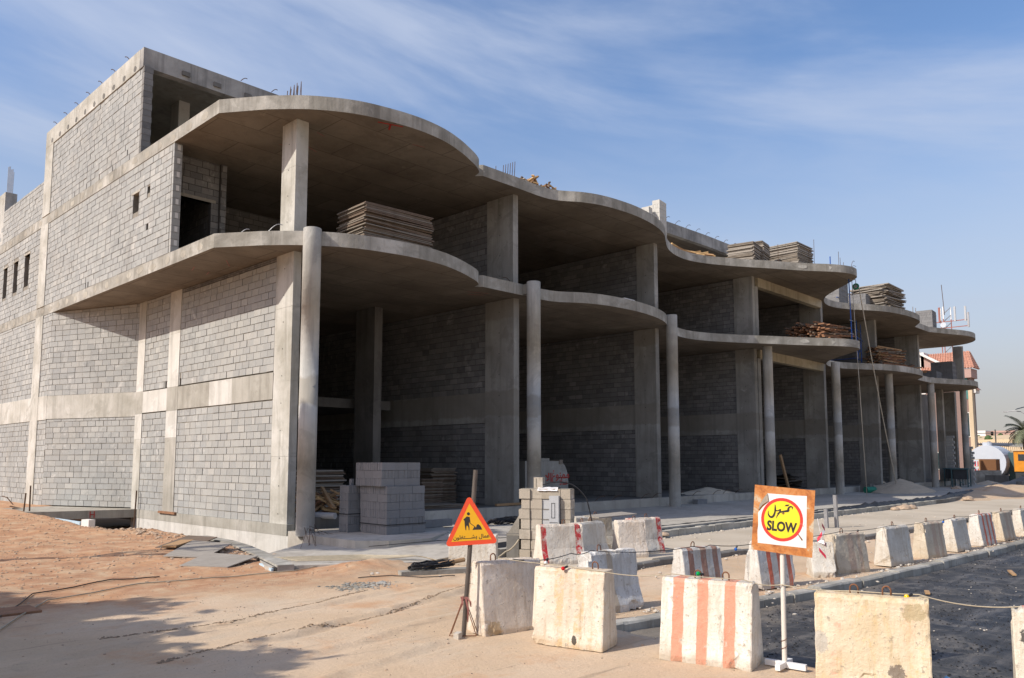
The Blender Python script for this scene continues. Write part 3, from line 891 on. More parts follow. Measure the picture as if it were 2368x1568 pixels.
# ---- block walls
BLOCKS = []          # (distance, box corners, parent wall, material)
def block_wall(p0, p1, z0, z1, openings=(), mat='block', thick=0.2, flip=False, top_row=False, seed=0, core=True, seen=True):
    """masonry between two plan points, seen from the left-hand side of p0 -> p1; openings in metres along the wall"""
    rnd = random.Random(seed * 31 + int(p0[0] * 10) + int(p0[1] * 7) + int(z0 * 3))
    a = Vector((p0[0], p0[1], 0)); b = Vector((p1[0], p1[1], 0)); L = (b - a).length
    d = (b - a) / L; nrm = Vector((-d.y, d.x, 0))      # outward
    us = sorted({0.0, L} | {max(0, min(L, o[0])) for o in openings} | {max(0, min(L, o[1])) for o in openings})
    zs = sorted({z0, z1} | {max(z0, min(z1, o[2])) for o in openings} | {max(z0, min(z1, o[3])) for o in openings})
    cb = MB()
    for u0, u1 in zip(us, us[1:]):
        for w0, w1 in zip(zs, zs[1:]):
            um = (u0 + u1) / 2; wm_ = (w0 + w1) / 2
            if any(o[0] < um < o[1] and o[2] < wm_ < o[3] for o in openings): continue
            c = a + d * um - nrm * (0.014 + (thick - 0.014) / 2); c.z = wm_
            cb.obox(c, d, nrm, (0, 0, 1), (u1 - u0) / 2, (thick - 0.014) / 2, (w1 - w0) / 2)
    wall = part('block_wall', cb, 'mortar' if mat == 'block' else 'mortar_shaded')
    z = z0; row = 0
    while z < z1 - 0.03:
        hgt = min(0.2, z1 - z - 0.01)
        wav = rnd.uniform(-0.004, 0.004)
        u = -0.2 * (row % 2) - rnd.uniform(0, 0.05) + (0.0 if row % 2 else 0)
        while u < L:
            w_ = 0.4 + rnd.uniform(-0.008, 0.008)
            if rnd.random() < 0.04: w_ = 0.2
            segs = [(max(u, 0.0) + 0.008 + rnd.uniform(-.003, .003), min(u + w_, L) - 0.008)]
            for o in openings:
                if z + hgt > o[2] + 0.02 and z < o[3] - 0.02:
                    ns = []
                    for s0, s1 in segs:
                        if s1 <= o[0] or s0 >= o[1]: ns.append((s0, s1)); continue
                        if s0 < o[0]: ns.append((s0, o[0]))
                        if s1 > o[1]: ns.append((o[1], s1))
                    segs = ns
            for s0, s1 in segs:
                if s1 - s0 < 0.03: continue
                pr = rnd.uniform(-0.006, 0.007) if rnd.random() > 0.03 else -0.012
                tilt = rnd.uniform(-0.003, 0.003); zt = wav + rnd.uniform(-0.002, 0.002)
                BLOCKS.append(((a + d * ((s0 + s1) / 2) + Vector((0, 0, z - 2.1))).length, a, d, nrm, s0, s1, z + zt + 0.006, z + zt + hgt - 0.003, pr, tilt, wall, mat))
            u += w_ + 0.002
        z += 0.21; row += 1
    return wall

# left side, ground level: panels between band beam and frame
LW = 9.62
def lw(y0, y1, z0, z1, op=(), **kw):      # face x = 9.62, seen from -x ; measured from y1 down to y0
    return block_wall((LW, y0), (LW, y1), z0, z1, [(o[0] - y0, o[1] - y0, o[2], o[3]) for o in op], **kw)
for za, zb in ((0.42, 3.70), (4.62, Z1s - 0.005)):
    lw(36.0, 50.0, za, zb)
    lw(34.0, 35.05, za, zb)
    block_wall((11.3, 29.72), (LW, 34.0), za + (0.05 if za < 1 else 0), zb + (0.02 if za < 1 else 0))
    block_wall((11.3, 27.0), (11.3, 29.1), max(za, 0.44), zb + (0.1 if za < 1 else 0), [(0.15, 0.3, 4.62, 4.83)] if za > 1 else ())
    block_wall((11.3, 20.08), (11.3, 26.2), max(za, 0.44), zb + (0.12 if za < 1 else 0) - (0.14 if za > 1 else 0), [(5.95, 6.06, 4.62, 4.86)] if za > 1 else ())
# squeezed course of thin bricks under the first slab
mb = MB()
y = 20.1
while y < 26.15:
    for zz in (7.755, 7.815):
        mb.box(11.312, 11.48, y, y + 0.17, zz, zz + 0.045)
    y += 0.185
part('packing_bricks', mb, 'block_shaded', kind='stuff')
# frame on the recessed wall
for (y0, y1, m_) in ((20.07, 22.45, 'olive_concrete'), (22.45, 23.95, 'white_concrete'), (23.95, 26.2, 'olive_concrete'), (27.05, 29.1, 'white_concrete')):
    part('band_beam', MB().box(11.285 - random.uniform(0, .004), 11.5, y0, y1 - 0.004, 3.83, 4.585), m_)
for y0, y1 in ((26.2, 27.05), (29.1, 29.72)):
    for (za, zb, m_) in ((0.42, 2.9, 'olive_concrete' if y0 < 27 else 'pale_concrete'), (2.904, 3.8, 'white_concrete'), (3.804, 4.6, 'olive_concrete'), (4.604, 6.4, 'white_concrete'), (6.404, Z1s, 'pale_concrete')):
        part('wall_pillar', MB().box(11.28 - random.uniform(0, .004), 11.5, y0, y1, za, zb), m_)
mb = MB()
mb.prism([(11.3, 29.71), (11.42, 29.75), (9.75, 34.05), (9.6, 34.02)], 3.73, 4.62)
part('band_beam', mb, 'pale_concrete')
part('band_beam', MB().box(9.6, 9.8, 34.0, 50.0, 3.71, 4.64), 'pale_concrete')
part('wall_pillar', MB().box(9.59, 9.8, 35.05, 36.0, 0.35, Z1s), 'pale_concrete')
part('foundation_wall', MB().box(11.27, 11.5, 17.95, 29.65, -2.6, 0.14), 'white_concrete')
part('foundation_wall', MB().box(11.264, 11.5, 19.1, 29.65, 0.144, 0.44), 'olive_concrete')
part('form_board', MB().box(11.2, 11.275, 25.9, 27.2, 0.40, 0.47), 'lumber_red')
# ledge slab over the basement way
mb = MB().prism([(8.0, 36.6), (8.02, 29.95), (11.28, 29.15), (11.28, 29.7), (9.62, 34.0), (9.62, 36.6)], 0.16, 0.44)
led = part('ledge_slab', mb, 'beam_concrete')
for bx_ in (0.0, 0.12):
    put('paint_mark', MB().obox((9.86 + bx_, 29.49 - 0.245 * bx_, 0.30), (0.97, -0.24, 0), (0.24, 0.97, 0), (0, 0, 1), 0.014, 0.006, 0.11), 'red_paint', led)
put('paint_mark', MB().obox((9.92, 29.472, 0.30), (0.97, -0.24, 0), (0.24, 0.97, 0), (0, 0, 1), 0.08, 0.006, 0.014), 'red_paint', led)
part('basement_wall', MB().box(8.0, 11.3, 33.6, 33.8, -2.6, 0.15), 'shade_black')  # near-black back wall: the basement's shade is painted on it

# left side, first floor
WINS = [(37.45, 38.13, 9.48, 10.86), (39.11, 39.73, 9.46, 10.83), (40.72, 41.33, 9.44, 10.82), (42.4, 43.0, 9.44, 10.82), (44.1, 44.7, 9.44, 10.82)]
lw(36.0, 50.0, Z1 + .005, Z2s - .005, WINS)
lw(23.42, 35.05, Z1 + .005, Z2s - .005, [(25.84, 26.33, 10.11, 10.74), (25.0, 25.2, 10.52, 10.74), (25.0, 25.17, 9.32, 9.54), (30.1, 30.2, 8.28, 8.49), (30.38, 30.48, 8.28, 8.49)])
part('wall_pillar', MB().box(9.59, 9.83, 35.05, 36.0, Z1 + .002, Z2s - .002), 'pale_concrete')
for (a, b, z0, z1) in WINS + [(25.84, 26.33, 10.11, 10.74)]:
    part('lintel', MB().box(9.608, 9.82, a - 0.12, b + 0.12, z1, z1 + 0.07), 'beam_concrete')
    part('room_shade_wall', MB().box(10.6, 10.7, a - 0.6, b + 0.6, z0 - 0.5, z1 + 0.5), 'shade_black')  # near-black panel behind the opening stands in for the room's shade
# closed end of that wall: blocks seen end on, cores showing
mb = MB().box(9.63, 9.86, 23.30, 23.42, Z1 + .002, Z2s)
we = part('wall_end', mb, 'mortar')
z = Z1 + .01; q = 0
while z < Z2s - 0.1:
    bb = MB().box(9.625, 9.87, 23.285, 23.40, z, z + 0.198)
    o = put('block', bb, 'block', we)
    if q % 2 == 1 or q > 14 and q % 3 == 0:
        put('core_hole', MB().box(9.72, 9.81, 23.281, 23.287, z + 0.02, z + 0.18), 'villa_white', we)
    z += 0.21; q += 1
# first floor corner room: front wall with a doorway
block_wall((11.45, 24.1), (9.86, 24.1), Z1 + .005, Z2s, [(0.25, 1.55, Z1, 10.35)], mat='block_shaded', seed=5)
part('lintel', MB().box(9.9, 11.35, 24.095, 24.3, 10.35, 10.45), 'beam_concrete')
block_wall((11.65, 24.0), (11.45, 24.0), Z1 + .005, Z2s, mat='block_shaded', seed=6)
part('room_shade_wall', MB().box(9.85, 20.0, 30.0, 30.2, Z1, Z2s), 'dark_concrete')
block_wall((11.46, 24.1), (11.46, 29.9), Z1 + .005, Z2s, mat='block_shaded', seed=9)
block_wall((17.5, 28.0), (11.7, 28.0), Z1 + .005, Z2s, mat='block_shaded', seed=11)

# roof storey on the left corner
lw(26.05, 35.0, Z2 + .005, 14.98, [(27.0 + 1.28 * i, 27.06 + 1.28 * i, Z2 + 0.2 * (i == 0), Z2 + 0.21 + 0.2 * (i == 0)) for i in range(6)])
part('wall_pillar', MB().box(9.59, 9.85, 35.0, 35.95, Z2 + .002, 14.98), 'pale_concrete')
lw(35.95, 50.0, Z2 + .005, 13.65)
mb = MB().box(9.63, 9.9, 25.9, 26.05, Z2, 14.98)
we = part('wall_end', mb, 'mortar')
z = Z2 + .01; q = 0
while z < 14.9:
    put('block', MB().box(9.618 - 0.006 * (q % 2), 9.89 + 0.02 * (q % 2), 25.885, 26.04, z, z + 0.198), 'block_shaded', we)
    z += 0.21; q += 1
roof = [(9.6, 35.95), (9.6, 25.96), (14.8, 25.9), (20, 25.75), (28, 25.4), (28, 35.95)]
part('roof_slab', MB().prism(roof, 15.3, 15.58, side=1), ['beam_concrete', 'roof_beam'])  # ceiling in lighter concrete to stand in for bounce light
def beam_line(P, z0, z1, w=0.3, mat='roof_beam', name='roof_beam'):
    for i, (a, b) in enumerate(zip(P, P[1:])):
        A = Vector((a[0], a[1], 0)); Bv = Vector((b[0], b[1], 0)); d = (Bv - A).normalized(); n_ = Vector((-d.y, d.x, 0))
        c = (A + Bv) / 2 + n_ * (w / 2); c.z = (z0 + z1) / 2
        part(name, MB().obox(c, d, n_, (0, 0, 1), (Bv - A).length / 2, w / 2, (z1 - z0) / 2), mat)
beam_line([(9.585, 25.93), (14.8, 25.87), (20, 25.72), (28, 25.37)], 14.98, 15.64)
beam_line([(9.585, 35.95), (9.585, 26.24)], 14.98, 15.66, mat='pale_concrete')
beam_line([(36.5, 24.2), (42, 24.0), (46.9, 24.0)], 15.02, 15.68)
part('roof_slab', MB().box(36.5, 46.8, 24.3, 32, 15.4, 15.64), 'soffit_concrete')
part('pillar', MB().box(46.6, 47.0, 24.0, 24.6, Z2, 15.5), 'roof_beam')
part('pillar', MB().box(11.75, 12.15, 28.2, 28.9, Z2, 15.3), 'column_concrete')
part('roof_room_wall', MB().box(9.85, 28, 33.0, 33.2, Z2, 15.3), 'beam_concrete')  # lighter concrete stands in for bounced light in the roof room
part('roof_room_wall', MB().box(36.5, 46.8, 31, 31.2, Z2, 15.4), 'dark_concrete')
z = 15.14
for xx in (10.85, 11.95, 13.1):
    part('mortar_patch', MB().box(xx, xx + 0.26, 25.84, 25.95, 15.12, 15.27), 'dark_concrete')
y = 26.6
while y < 35.5:
    part('mortar_patch', edge_patch((9.585, y + .2), (9.585, y - .2), 15.12, 0.24, 0.2, 0.006), 'dark_concrete'); y += 0.95

# party walls behind the pillars (seen on their left faces)
for i, (a, b, c, d) in enumerate(PX[1:7]):
    yb = 33 if i == 0 else 29 if i < 3 else 27
    m_ = 'block_shaded'
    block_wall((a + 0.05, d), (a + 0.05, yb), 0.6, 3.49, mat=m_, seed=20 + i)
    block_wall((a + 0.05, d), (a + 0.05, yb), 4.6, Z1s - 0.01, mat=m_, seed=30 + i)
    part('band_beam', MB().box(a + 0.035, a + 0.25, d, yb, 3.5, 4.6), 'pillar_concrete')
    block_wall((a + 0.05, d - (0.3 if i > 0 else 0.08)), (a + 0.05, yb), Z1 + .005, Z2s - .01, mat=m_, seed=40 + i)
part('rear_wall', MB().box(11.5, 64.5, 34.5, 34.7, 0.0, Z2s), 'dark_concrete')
part('rear_wall', MB().box(11.5, 20, 33.9, 34.1, 0.0, Z1s), 'dark_concrete')
block_wall((64.7, 19.5), (64.7, 28), 0.6, 7.8, mat='block_shaded', seed=77)
part('rear_wall', MB().box(64.9, 76.0, 21.8, 22.0, 0.0, Z1s), 'dark_concrete')
# raw toothed block pier in the last bay
pier = part('block_pier', MB().box(70.14, 70.3, 18.75, 19.15, 0.2, 3.9), 'mortar')
z = 0.2; q = 0
while z < 4.0:
    put('block', MB().box(70.1, 70.32, 18.6 + 0.1 * (q % 2), 19.16, z, z + 0.195), 'block', pier); z += 0.21; q += 1
pier = part('block_pier', MB().box(73.0, 73.2, 18.2, 18.6, 0.2, 3.3), 'mortar')
z = 0.2; q = 0
while z < 3.3:
    put('block', MB().box(72.95, 73.25, 17.95 + 0.1 * (q % 2) + 0.08 * (z > 2.9), 18.62, z, z + 0.195), 'block', pier); z += 0.21; q += 1

# blocks: the 300 that show largest are parts of their wall, the rest one piece of blockwork per tone
BLOCKS.sort(key=lambda t_: t_[0] * (1.0 if t_[11] == 'block' else 1.6))
groups = {}
unit = {}
def block_verts(a, d, nrm, s0, s1, z0, z1, pr, tilt, inset=0.012):
    f = a + nrm * pr
    bk = a - nrm * (inset + 0.004)
    up = Vector((0, 0, 1))
    P = []
    for base, sh in ((bk, 0), (f, 1)):
        for (u, z, tl) in ((s0, z0, -tilt), (s1, z0, tilt), (s1, z1, tilt), (s0, z1, -tilt)):
            P.append(base + d * u + up * (z + (tl if sh else 0)))
    return P
BF = [(4, 5, 6, 7), (0, 1, 5, 4), (1, 2, 6, 5), (2, 3, 7, 6), (3, 0, 4, 7)]
for i, (ds, a, d, nrm, s0, s1, z0, z1, pr, tilt, wall, mat) in enumerate(BLOCKS):
    if i < 300:
        key = (round(s1 - s0, 2), round(z1 - z0, 2), mat)
        if key not in unit:
            mb = MB(); L = s1 - s0; H_ = z1 - z0
            mb.add([(-L / 2, 0, 0), (L / 2, 0, 0), (L / 2, 0, H_), (-L / 2, 0, H_), (-L / 2, 0.018, 0), (L / 2, 0.018, 0), (L / 2, 0.018, H_), (-L / 2, 0.018, H_)],
                   [(7, 6, 5, 4), (4, 5, 1, 0), (5, 6, 2, 1), (6, 7, 3, 2), (7, 4, 0, 3)])
            unit[key] = mb.mesh('block', mat)
        o = bpy.data.objects.new('block', unit[key]); COL.objects.link(o)
        o.parent = wall
        p = a + d * ((s0 + s1) / 2) + nrm * (pr - 0.016)
        o.location = (p.x, p.y, z0)
        o.rotation_euler = (0, 0, math.atan2(-nrm.x, nrm.y))
    else:
        mb = groups.setdefault(mat, MB())
        mb.add(block_verts(a, d, nrm, s0, s1, z0, z1, pr, tilt), BF)
for m_, mb in groups.items():
    part('blockwork', mb, m_, kind='stuff')
print('BLOCKS', len(BLOCKS))

# ------------------------------------------------------------------ concrete barriers
def barrier_mesh(L=1.0, H=0.85, wb=0.5, wt=0.24, kind='wedge', seed=0, rough=1.0):
    """local frame: x along, -y towards the front, z up"""
    rnd = random.Random(seed)
    if kind == 'wedge':
        prof = [(-wb / 2, 0.0), (-wb / 2 * 1.0, 0.06)]
        n = 12
        for i in range(1, n):
            t_ = i / n
            prof.append((-(wb / 2 + (wt / 2 - wb / 2) * (t_ ** 0.9)), 0.06 + (H - 0.1) * t_))
        prof += [(-wt / 2 - 0.004, H - 0.035), (-wt / 2 + 0.025, H)]
    else:
        prof = [(-wb / 2, 0.0), (-wb / 2, 0.05), (-wb / 2, 0.10)]
        prof += [(-wb / 2 + (wb / 2 - wt / 2 - 0.06) * t_ / 5, 0.10 + 0.24 * t_ / 5) for t_ in range(1, 6)]
        prof += [(-wt / 2 - 0.06 + 0.06 * t_ / 6, 0.34 + (H - 0.38) * t_ / 6) for t_ in range(1, 7)]
        prof += [(-wt / 2 + 0.03, H)]
    full = prof + [(0, H + 0.003)] + [(-y, z) for y, z in prof[::-1]]
    full += [(wb / 4, 0.0), (-wb / 4, 0.0)]
    m = len(full); nxs = 26
    X_ = [-L / 2 + L * (i / nxs) for i in range(nxs + 1)]
    X_ = [-L / 2, -L / 2 + 0.012] + X_[1:-1] + [L / 2 - 0.012, L / 2]
    mb = MB(); off = Vector((rnd.uniform(0, 50), rnd.uniform(0, 50), rnd.uniform(0, 50)))
    cz = H / 2
    for i, x in enumerate(X_):
        endf = 0.965 if i in (0, len(X_) - 1) else 1.0
        for (y, z) in full:
            yy = y * endf; zz = cz + (z - cz) * (0.985 if endf < 1 else 1.0)
            p = Vector((x, yy, zz))
            nn = noise.fractal(p * 4 + off, 1.0, 2.0, 4)
            d = 0.006 * nn * rough
            # broken corners and lower edge
            e = max(0.0, noise.fractal(p * 6 + off * 1.7, 1.0, 2.0, 3) - 0.12)
            edge_w = 0.0
            if abs(x) > L / 2 - 0.06 and z > H - 0.18: edge_w += 1.8
            if z < 0.13 and abs(y) > wb / 2 - 0.08: edge_w += 1.5
            if z > H - 0.05: edge_w += 0.4
            if abs(x) > L / 2 - 0.03: edge_w += 0.5
            k_ = 1 - (0.05 * nn * 0.2 + e * 0.10 * edge_w * rough)
            q = Vector((x * (1 - e * 0.06 * edge_w * rough), yy * k_ + d * (1 if y > 0 else -1), zz - e * 0.06 * edge_w * rough * (1 if z > H / 2 else -0.6)))
            if z == 0.0: q.z = min(q.z, 0.0) if False else max(0.0, q.z * 0.3)
            mb.v.append(tuple(q))
    for i in range(len(X_) - 1):
        for j in range(m):
            mb.f.append((i * m + j, i * m + (j + 1) % m, (i + 1) * m + (j + 1) % m, (i + 1) * m + j)); mb.mi.append(0)
    mb.f.append(tuple(range(m))[::-1]); mb.mi.append(0)
    mb.f.append(tuple((len(X_) - 1) * m + j for j in range(m))); mb.mi.append(0)
    return mb

def hook(mb, x, H, r_=0.035, h_=0.085, lean=0.0):
    pts = [(x - r_, 0, H - 0.02), (x - r_, lean * .5, H + h_ - r_)]
    pts += [(x - r_ * math.cos(a), lean, H + h_ - r_ + r_ * math.sin(a)) for a in (0.5, 1.05, 1.57, 2.1, 2.65)]
    pts += [(x + r_, lean * .5, H + h_ - r_), (x + r_, 0, H - 0.02)]
    mb.tube(pts, 0.008, 7)

BG = 'concrete road barriers around the works'
def barrier(pl, pr, mat, label, H=0.85, wb=0.46, wt=0.24, kind='wedge', hooks=(-0.17, 0.17), seed=1, z=0.0, rough=1.0, L=None, tilt=0.0):
    a = Vector((pl[0], pl[1], z)); b = Vector((pr[0], pr[1], z)); d = (b - a)
    L = L or d.length
    d.normalize(); back = Vector((-d.y, d.x, 0))
    c = a + d * (L / 2) + back * (wb / 2)
    t_ = thing('concrete_barrier', label, 'barrier', c, math.atan2(d.y, d.x), BG)
    t_.rotation_euler.y = tilt
    put('barrier_body', barrier_mesh(L, H, wb, wt, kind, seed, rough), mat, t_, smooth=False)
    for hx in hooks:
        hb = MB(); hook(hb, hx, H, lean=random.uniform(-0.01, 0.01))
        put('lifting_hook', hb, 'rust', t_, smooth=True)
    return t_

W1 = (0.72, 0.67, 0.58); W2 = (0.60, 0.53, 0.43); OR = (0.80, 0.30, 0.20)
barrier_mat('barrier_striped', (0.80, 0.76, 0.68), (0.66, 0.60, 0.50), [(-0.36, -0.24), (-0.09, 0.03), (0.20, 0.32)], OR, wear=0.25, edge=0.55)
barrier_mat('barrier_ochre', (0.70, 0.62, 0.47), (0.60, 0.49, 0.33), [(-0.36, -0.25), (0.26, 0.37)], (0.74, 0.42, 0.30), wear=1.15, dirt=(0.58, 0.41, 0.19),
            extra=[(0.20, 0.22, 0.07, 0.07, (0.10, 0.08, 0.075), 0.75), (0.25, 0.10, 0.05, 0.06, (0.25, 0.10, 0.08), 0.6), (-0.44, 0.42, 0.08, 0.10, (0.38, 0.37, 0.35), 0.6), (0.36, 0.74, 0.10, 0.08, (0.42, 0.34, 0.20), 0.8)])
barrier_mat('barrier_cream', (0.76, 0.69, 0.58), (0.62, 0.53, 0.42), [(-0.18, -0.06), (0.08, 0.20), (-0.46, -0.40)], (0.62, 0.48, 0.30), wear=0.75, dirt=(0.54, 0.38, 0.21),
            extra=[(0.1, 0.09, 0.03, 0.05, (0.04, 0.035, 0.03), 0.9)])
barrier_mat('barrier_bare', (0.74, 0.67, 0.58), (0.62, 0.54, 0.45), dirt=(0.52, 0.39, 0.26), extra=[(-0.3, 0.08, 0.12, 0.08, (0.42, 0.29, 0.14), 0.7)])
barrier_mat('barrier_white', (0.68, 0.67, 0.64), (0.56, 0.54, 0.50), [(-0.12, -0.02)], (0.50, 0.42, 0.32), wear=0.2, dirt=(0.38, 0.33, 0.27))
barrier_mat('barrier_maroon', (0.66, 0.64, 0.60), (0.52, 0.49, 0.44), [(-0.32, -0.20), (-0.04, 0.08), (0.22, 0.34)], (0.36, 0.20, 0.15), wear=0.2, dirt=(0.42, 0.35, 0.27))
barrier_mat('barrier_redline', (0.70, 0.68, 0.64), (0.56, 0.53, 0.47), [(-0.24, -0.14), (0.02, 0.12), (0.26, 0.36)], (0.66, 0.17, 0.10), wear=0.15, dirt=(0.44, 0.36, 0.28))
barrier_mat('barrier_tan', (0.60, 0.53, 0.42), (0.50, 0.43, 0.33), [(-0.1, 0.08), (0.2, 0.3)], (0.48, 0.37, 0.29), wear=0.3)
barrier_mat('barrier_plain', (0.66, 0.63, 0.56), (0.54, 0.50, 0.43))
barrier_mat('barrier_redwhite', (0.72, 0.68, 0.60), (0.62, 0.56, 0.47), [(-0.48, -0.36), (0.30, 0.44)], (0.52, 0.035, 0.045), wear=0.6, dirt=(0.50, 0.38, 0.26), height=0.82)
barrier_mat('barrier_orange_end', (0.70, 0.66, 0.56), (0.55, 0.50, 0.40), [(-0.40, -0.16), (0.0, 0.25)], (0.75, 0.20, 0.13), wear=0.8,
            extra=[(-0.35, 0.62, 0.08, 0.07, (0.04, 0.035, 0.035), 0.9)])

barrier((7.40, 4.93), (7.60, 3.97), 'barrier_striped', 'white concrete barrier with three orange stripes left of the slow sign', seed=3, wb=0.48, hooks=(-0.12, 0.18))
barrier((7.48, 3.26), (7.76, 2.33), 'barrier_ochre', 'ochre stained concrete barrier with two rusty hooks right of the slow sign', seed=4, wb=0.46, wt=0.26, H=0.86, hooks=(-0.14, 0.14), rough=1.5)
barrier((7.02, 6.43), (7.22, 5.55), 'barrier_cream', 'cream and tan striped concrete barrier in front with a worn top, beside the striped one', seed=5, wb=0.42, wt=0.26, H=0.87, hooks=(0.28,))
barrier((6.86, 7.04), (7.72, 6.83), 'barrier_bare', 'bare beige concrete barrier standing against the worker sign pole', seed=6, wb=0.44, wt=0.22, H=0.87, hooks=(-0.2,))
barrier((8.78, 6.86), (9.74, 6.72), 'barrier_white', 'grey white streaked barrier behind the cream barrier at the asphalt edge', seed=7, wb=0.52, wt=0.22, H=0.84, kind='jersey', hooks=(-0.15,), rough=2)
barrier((7.95, 1.73), (8.2, 0.8), 'barrier_orange_end', 'white barrier splashed with orange paint cut by the right edge of the photo', seed=8, wb=0.46, wt=0.24, hooks=(0.1,))
row = [((10.72, 6.60), (11.55, 6.42), 'barrier_maroon', 'white barrier with faded maroon stripes at the lane edge behind the striped one'),
       ((12.44, 6.26), (13.32, 6.07), 'barrier_redline', 'white barrier with bright red stripes partly behind the slow sign'),
       ((15.05, 6.05), (15.95, 5.80), 'barrier_tan', 'tan barrier with brown smears beside the broken stub barrier'),
       ((16.95, 5.75), (17.96, 5.64), 'barrier_plain', 'plain pale barrier, second beyond the broken stub barrier'),
       ((18.86, 5.62), (19.72, 5.48), 'barrier_tan', 'tan streaked barrier, third beyond the broken stub barrier'),
       ((20.73, 5.54), (21.65, 5.48), 'barrier_plain', 'pale barrier, fourth beyond the broken stub barrier'),
       ((22.55, 5.44), (23.47, 5.34), 'barrier_redline', 'white barrier with thin red stripes far along the asphalt edge'),
       ((24.44, 5.39), (25.30, 5.30), 'barrier_tan', 'brownish barrier far along the asphalt edge, last but two'),
       ((26.4, 5.32), (27.3, 5.22), 'barrier_plain', 'pale barrier far along the asphalt edge, last but one'),
       ((28.4, 5.2), (29.3, 5.1), 'barrier_plain', 'farthest pale barrier at the right edge of the photo')]
for i, (a, b, m_, lab) in enumerate(row):
    barrier(a, b, m_, lab, H=0.76 + 0.02 * math.sin(i * 2.3), wb=0.38 + 0.02 * math.cos(i), wt=0.2, seed=20 + i, z=0.01, hooks=(0.0,) if i % 2 else (-0.1,), rough=1.3)
# broken stub barrier: narrow head on a wide foot
t_ = thing('concrete_barrier', 'small broken barrier stub wrapped with red and white tape', 'barrier', (14.75, 6.25, 0), R(-52), BG)
put('barrier_body', barrier_mesh(0.42, 0.62, 0.5, 0.14, 'jersey', 55, 1.8), 'barrier_plain', t_)
mb = MB().tube([(0.05, 0, 0.5), (0.02, 0.02, 0.8), (-0.03, 0.0, 1.05)], 0.007, 6)
put('steel_bar', mb, 'tape_white', t_)
tb = MB()
pts = [(0.03, -0.05, 0.95), (0.09, -0.02, 0.85), (0.02, -0.08, 0.78), (-0.06, -0.04, 0.66), (0.05, -0.10, 0.62), (0.10, -0.04, 0.54), (-0.05, -0.10, 0.50), (0.06, -0.13, 0.36)]
for i in range(len(pts) - 1):
    a = Vector(pts[i]); b = Vector(pts[i + 1]); s_ = Vector((0.0, 0.012, 0.035))
    tb.add([a - s_, b - s_, b + s_, a + s_], [(0, 1, 2, 3)], i % 2)
put('warning_tape', tb, ['tape_red', 'tape_white'], t_)
jers = [((12.14, 10.79), (13.05, 10.42), 'barrier_redwhite', 'white barrier with two red end bands beside the meter pier'),
        ((13.10, 10.55), (14.16, 10.62), 'barrier_plain', 'worn beige barrier standing right against the red banded one'),
        ((14.25, 10.42), (14.85, 10.10), 'barrier_bare', 'short sunlit barrier at the front of the jumble right of the meter pier'),
        ((14.95, 10.55), (15.85, 10.32), 'barrier_redwhite', 'faded red banded barrier at the right end of the jumble'),
        ((14.6, 11.85), (15.6, 11.55), 'barrier_plain', 'white barrier at the back of the jumble by the low kerb')]
for i, (a, b, m_, lab) in enumerate(jers):
    barrier(a, b, m_, lab, H=0.82, wb=0.5, wt=0.2, kind='jersey', seed=40 + i, hooks=(0.1,) if i != 1 else (0.1, -0.2), rough=1.5)
t_ = thing('concrete_block', 'plain white rectangular concrete block behind the worker sign', 'concrete block', (11.45, 12.1, 0), math.atan2(-0.73, 0.56))
put('block_body', barrier_mesh(0.98, 0.62, 0.3, 0.285, 'wedge', 61, 0.7), 'barrier_plain', t_)
# board lying on the barriers at the back
tag(put('scrap_board', MB().obox((15.2, 11.4, 0.86), (1, -.3, 0.05), (.3, 1, .02), (0, 0, 1), 0.55, 0.3, 0.012), 'board_grey'), 'thin grey board lying on the back barriers of the jumble', 'board')

# ------------------------------------------------------------------ signs
SG = []
def frame_from(c, nrm, roll=0.0):
    """matrix with local x to the right, y up, z out of the face"""
    n_ = Vector(nrm).normalized(); up = Vector((0, 0, 1)); r_ = up.cross(n_).normalized(); u = n_.cross(r_)
    m_ = Matrix((r_, u, n_)).transposed().to_4x4()
    return Matrix.Translation(c) @ m_ @ Matrix.Rotation(roll, 4, 'Z')
def flat(mb, poly, z, mi=0):
    o = len(mb.v)
    mb.v += [(x, y, z) for x, y in poly]; mb.f.append(tuple(range(o, o + len(poly)))); mb.mi.append(mi)
def round_poly(P, r_, n=6):
    out = []
    m = len(P)
    for i in range(m):
        p = Vector(P[i]); a = (Vector(P[i - 1]) - p).normalized(); b = (Vector(P[(i + 1) % m]) - p).normalized()
        ang = math.acos(max(-1, min(1, a.dot(b)))); t0 = r_ / math.tan(ang / 2)
        c = p + (a + b).normalized() * (r_ / math.sin(ang / 2))
        s0 = p + a * t0 - c; s1 = p + b * t0 - c
        a0 = math.atan2(s0.y, s0.x); a1 = math.atan2(s1.y, s1.x)
        da = (a1 - a0 + math.pi) % (2 * math.pi) - math.pi
        out += [(c.x + r_ * math.cos(a0 + da * q / n), c.y + r_ * math.sin(a0 + da * q / n)) for q in range(n + 1)]
    return out
def ext(mb, poly, z0, z1, mi=0):
    n = len(poly); o = len(mb.v)
    mb.v += [(x, y, z0) for x, y in poly] + [(x, y, z1) for x, y in poly]
    mb.f += [tuple(range(o, o + n))[::-1], tuple(range(o + n, o + 2 * n))] + [(o + i, o + (i + 1) % n, o + n + (i + 1) % n, o + n + i) for i in range(n)]
    mb.mi += [mi] * (n + 2)
def text_mesh(s, size, bold=0.0, sx=1.0):
    c = bpy.data.curves.new('lettering', 'FONT'); c.body = s; c.size = size; c.offset = bold; c.extrude = 0.0; c.align_x = 'CENTER'; c.resolution_u = 3
    o = bpy.data.objects.new('lettering', c); COL.objects.link(o)
    dg = bpy.context.evaluated_depsgraph_get()
    me = bpy.data.meshes.new_from_object(o.evaluated_get(dg))
    bpy.data.objects.remove(o); 
    if sx != 1.0:
        for v in me.vertices: v.co.x *= sx
    return me
